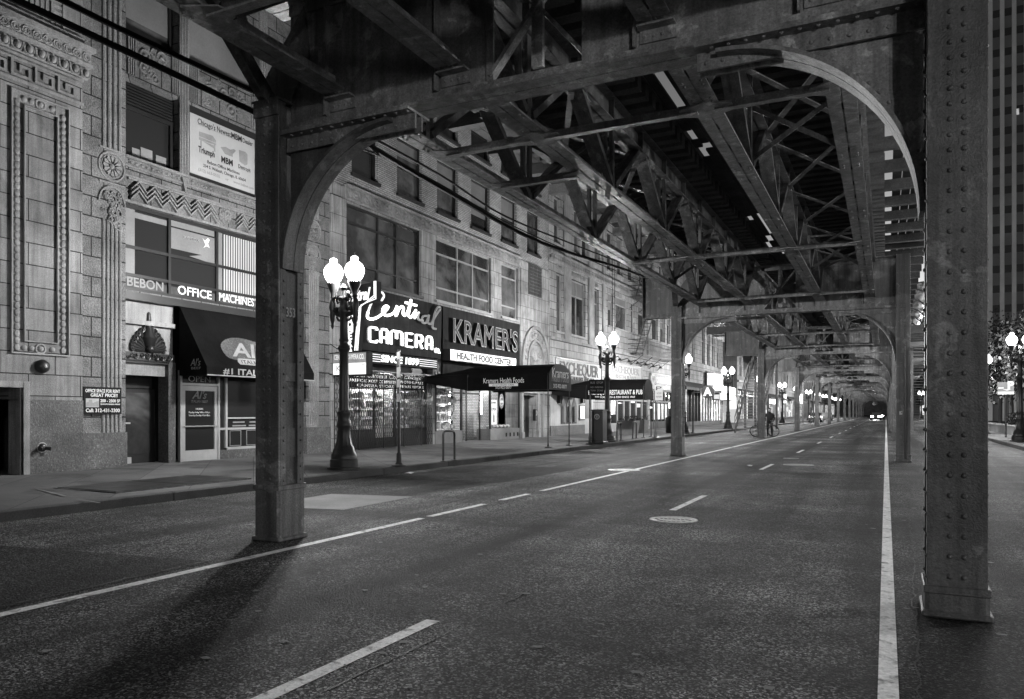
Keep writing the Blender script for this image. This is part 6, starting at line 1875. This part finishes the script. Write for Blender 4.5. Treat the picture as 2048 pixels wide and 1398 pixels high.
# wall signs of the far shops
def boxsign(px0, px1, pyt, pyb, label, mt, words=None, X=FX+.9, proj=.2):
    y0, y1 = yat(px0, X), yat(px1, X); z1, z0 = zat(px0, pyt, X), zat(px0, pyb, X)
    t = thing('lit_sign', label, 'sign', (X, y0, z0)); m = MB(); m.box(FX+.1, X, y0-.1, y1+.1, z0-.1, z1+.1); cs_ = m.build('case', DARKF, t)
    m = MB(); m.box(X, X+.02, y0, y1, z0, z1); f = m.build('lit_face', mt, t)
    m = MB(); m.box(FX+.3, X-.02, y0-.12, y0-.1, z0, z1); m.build('lit_side', mt, t)
    if words: ftext(words, BLACKP, f, X+.022, y0+(y1-y0)*.15, z0+(z1-z0)*.3, (z1-z0)*.45, width=(y1-y0)*.7)
boxsign(1438, 1470, 772, 785, 'bright blank lit sign over the shop with ring logos', LBOX)
boxsign(1440, 1470, 789, 798, 'dark shop sign flanked by two round ring logos', LBOXD, 'SHOES O SHOP')
boxsign(1427, 1446, 746, 783, 'tall lit poster on the corner beside the station stairs', LITW)
boxsign(1544, 1552, 797, 808, 'small lit square sign hanging near the arch logo', LBOX)
boxsign(1600, 1607, 788, 807, 'pair of lit panels beyond the fourth left post', LITW)
# corner block beyond a side street, brightly lit at street level
yf0, yf1 = ye1+9, 118.0
def ylist(y0, y1, n, w_): return [(y0+(y1-y0)*(i+.5)/n-w_/2, y0+(y1-y0)*(i+.5)/n+w_/2) for i in range(n)]
G_ = plainb('corner_building', 'corner building with a white arch logo and bright ground floor past the side street', yf0, yf1, 26, FX, 4.2, ylist(yf0+1, yf1-1, 7, 1.5), 6.0, 2.5, STONEF, 4.4)
shops(G_, FX, yf0, yf1, 4.2, 5, 5, [LITW, LITG, VOID, LITG, LITW])
m = MB(); m.quad((FX-.05, yf0-.02, .2), (FX-11, yf0-.02, .2), (FX-11, yf0-.02, 4.4), (FX-.05, yf0-.02, 4.4)); m.build('lit_side_lobby', LITW, G_)
t = thing('arch_sign', 'glowing white arch shaped logo sign above the far corner shop', 'sign', (FX+.6, 96, 5)); m = MB()
yy, zz = yat(1569, FX+.6), zat(1569, 806, FX+.6)
for o in (0, 1.15):
    m.tube([(FX+.6, yy+o-.55, zz), (FX+.6, yy+o-.5, zz+.9), (FX+.6, yy+o-.2, zz+1.5), (FX+.6, yy+o+.1, zz+1.5), (FX+.6, yy+o+.45, zz+.9), (FX+.6, yy+o+.55, zz)], .13, 6)
m.build('arches', LBOX, t)
m = MB(); m.bar((FX, yy+.5, zz+.8), (FX+.55, yy+.5, zz+.8), .1, .1); m.build('bracket', IRON, t)
ends = [(118.3, 146, 24, 'plain far building with lit shops between the fifth and sixth left posts'), (146.3, 180, 30, 'taller far building with lit shops beyond the sixth left post'), (196, 240, 26, 'distant building past a second side street on the left'), (240.3, 300, 32, 'most distant building on the left side of the street')]
for i, (a, b, z, lb) in enumerate(ends):
    t = plainb('far_building', lb, a, b, z, FX, 4.2, ylist(a, b, 7, 1.8), 6.0, 2.4, STONEF, 4.4, n_floors=4)
    shops(t, FX, a, b, 4.2, 10+i, 5, [LITG, LITW, LITG2, LITW])
# block closing the far end of the street, and the right side beyond the garden
t = thing('end_building', 'dark building closing the far end of the street under the tracks', 'building', (-3, 420, 0))
m = MB(); m.box(-40, 40, 420, 440, 0, 60); m.build('wall', STONEF, t)
m = MB()
for i in range(12):
    for k in range(8): m.box(-38+6.4*i, -35+6.4*i, 419.9, 419.98, 5+5.2*k, 8+5.2*k)
build_split(m, 'window', GLASS, t)
RX = 11.4
def rbuild(y0, y1, z1, label, seed):
    t = thing('far_building', label, 'building', (RX, y0, GZ)); m = MB(); m.box(RX, RX+14, y0, y1, .1, z1); m.build('wall', STONEF, t)
    m = MB(); 
    n = int((y1-y0)/4)
    for i in range(n):
        for k in range(int((z1-7)/4.2)): a = y0+(y1-y0)*(i+.25)/n; m.box(RX-.05, RX+.02, a, a+(y1-y0)*.5/n, 6+4.2*k, 8.5+4.2*k)
    build_split(m, 'window', GLASS, t)
    m = MB(); m.box(RX-.06, RX-.01, y0+1, y1-1, .6, 3.8); m.build('shop_glow', LITG, t)
rbuild(196, 240, 30, 'distant building on the right with lit shops, first past the tower', 1); rbuild(240.5, 320, 26, 'most distant building on the right side', 2)
rbuild(-70, 27, 34, 'masonry block on the near right side of the street, outside the picture', 3)
t = thing('far_building', 'masonry block behind the camera on the left side, outside the picture', 'building', (FX, -70, GZ)); m = MB(); m.box(FX-14, FX, -70, 2.9, .1, 30); m.build('wall', STONEF, t)
m = MB()
for i in range(12):
    for k in range(5): m.box(FX-.02, FX+.05, -67+5.8*i, -64.4+5.8*i, 6+4.4*k, 8.6+4.4*k)
build_split(m, 'window', GLASS, t)
# ------------------------------------------------------------------ right side: tower, garden, signs
TY = 150.0; tx = xat(1968, TY)
T = thing('office_tower', 'tall dark office tower with closely spaced pale vertical piers at the right edge', 'office tower', (tx, TY, 0))
m = MB(); m.box(tx, tx+46, TY+.4, TY+40, 0, 96); m.build('spandrels', TOWERS, T)
m = MB(); z = 5.0
while z < 94:
    m.box(tx+.3, tx+45.7, TY+.36, TY+.41, z, z+1.25); z += 3.3
build_split(m, 'window_band', GLASS, T)
m = MB(); x = tx+.6
while x < tx+45.9: m.box(x, x+.62, TY-.1, TY+.42, 0, 96.2); x += 1.68
build_split(m, 'pier', TOWERP, T)
m = MB(); z = zatY(2000, 227, TY)
for a in (0.1, 3.9, 8.4): m.box(tx+a+.35, tx+a+1.1, TY+.3, TY+.35, z-.5, z+.5)
build_split(m, 'lit_window', LITW, T)
# garden walls, hedges and trees
GX = 7.6
def gwall(x0, x1, y0, y1, h, label):
    t = thing('planter_wall', label, 'garden wall', (x0, y0, .16)); m = MB(); m.box(x0, x1, y0, y1, .14, .16+h-.08); m.build('wall', CONCP, t); m = MB(); m.bbox(x0-.04, x1+.04, y0-.04, y1+.04, .16+h-.08, .16+h, .015); m.build('coping', STONEP, t)
gwall(6.6, 7.0, 46, 78, .55, 'low pale garden wall along the right sidewalk, further stretch'); gwall(6.4, 6.8, 30, 42.5, .6, 'low pale garden wall at the right edge, nearer stretch')
def foliage(m, cx, cy, cz, rx, ry, rz, n, rnd, s0, s1, clumps=0):
    cl = [(cx, cy, cz)]
    if clumps:
        cl = []
        for i in range(clumps):
            a = rnd.uniform(0, 6.3); p = math.acos(rnd.uniform(-1, 1)); k = rnd.uniform(.45, .95)
            cl.append((cx+rx*k*math.sin(p)*math.cos(a), cy+ry*k*math.sin(p)*math.sin(a), cz+rz*k*math.cos(p)))
    for i in range(n):
        c = rnd.choice(cl); k = .42 if clumps else 1
        d = Vector((rnd.gauss(0,1), rnd.gauss(0,1), rnd.gauss(0,1))).normalized()*rnd.random()**.4
        p = Vector((c[0]+d.x*rx*k, c[1]+d.y*ry*k, c[2]+d.z*rz*k)); s_ = rnd.uniform(s0, s1)
        e = Vector((rnd.uniform(-1,1), rnd.uniform(-1,1), rnd.uniform(-.6,1))).normalized(); f = e.orthogonal().normalized(); g = e.cross(f)
        m.quad(p-f*s_, p+g*s_*.55, p+f*s_, p-g*s_*.55)
def tree(x, y, h, r, label, seed):
    rg = random.Random(seed); t = thing('tree', label, 'tree', (x, y, .16), 'trees in the roadside garden'); m = MB()
    m.tube([(x, y, .1), (x+.05, y, h*.25), (x-.05, y+.05, h*.5), (x, y, h*.85)], [.2,.15,.11,.03], 8)
    for i in range(7):
        a = rg.uniform(0, 6.3); z = h*rg.uniform(.35,.65); m.tube([(x, y, z), (x+r*.4*math.cos(a), y+r*.4*math.sin(a), z+h*.12), (x+r*.75*math.cos(a), y+r*.75*math.sin(a), z+h*.2)], [.07,.05,.015], 6)
    m.build('trunk', BARK, t, True); m = MB(); foliage(m, x, y, h*.66, r, r, h*.36, 2600, rg, .09, .2, 26); m.build('crown', LEAF, t)
tree(9.6, 58, 8.2, 3.2, 'dark leafy tree behind the parking sign', 1); tree(12.5, 66, 9, 3.8, 'taller dark tree behind the right street lamps', 2); tree(9.2, 74, 8, 3.2, 'dark tree partly behind the nearest right post', 3); tree(14.5, 54, 8.5, 3.4, 'dark tree at the far right edge', 4)
tree(10.5, 92, 11, 3.8, 'furthest dark tree before the tower base', 6)
def hedge(x0, x1, y0, y1, h, label, seed):
    rg = random.Random(seed); m = MB()
    n = int((x1-x0)*(y1-y0)*h*170)
    for i in range(min(n, 6000)):
        p = Vector((rg.uniform(x0,x1), rg.uniform(y0,y1), .5+h*rg.random()**.6*(.85+.15*math.sin(y0+rg.uniform(0,9))))); s_ = rg.uniform(.05,.11)
        e = Vector((rg.uniform(-1,1), rg.uniform(-1,1), rg.uniform(-.5,1))).normalized(); f = e.orthogonal().normalized(); g = e.cross(f); m.quad(p-f*s_, p+g*s_*.6, p+f*s_, p-g*s_*.6)
    tag(m.build('hedge', LEAF, loc=((x0+x1)/2, y0, .2)), label, 'hedge')
hedge(7.1, 9.4, 47, 60, 1.0, 'clipped low hedge behind the further garden wall', 1); hedge(6.9, 9.0, 31, 42, .9, 'low hedge behind the nearer garden wall at the right edge', 2); hedge(9.6, 13.5, 44, 62, 1.9, 'taller dark hedge in the garden behind the clipped one', 3)
x, y = 7.55, 48.0
x = xat(2012, y); zt_, zb_ = zatY(2012, 764, y), zatY(2012, 789, y); x0, x1 = xat(1995, y), xat(2028, y)
t = thing('parking_sign', 'pale square parking sign with white letter P and down arrow on a pole', 'sign', (x, y, .16))
m = MB(); m.lathe([(.05,0),(.04,.1),(.04,zt_)], x, y+.05, .16, 8); m.build('pole', IRON, t)
m = MB(); m.box(x0, x1, y, y+.03, zb_, zt_); pn = m.build('panel', POSTG, t)
m = MB(); m.box(x0, x1, y-.012, y-.002, zb_, zb_+.16); m.box(x0+.02, x0+.28, y-.012, y-.002, (zb_+zt_)/2-.02, (zb_+zt_)/2+.06); xm = x0+(x1-x0)*.58; m.prism([(xm-.2,(zb_+zt_)/2-.05),(xm+.2,(zb_+zt_)/2-.05),(xm,zb_+.2)], lambda u, v, w: (u, y-.012+w, v), .01); m.build('arrow', WHITEP, pn)
ctext('P', WHITEP, pn, xm+.02, y-.004, (zb_+zt_)/2-.02, .38, bold=.06)
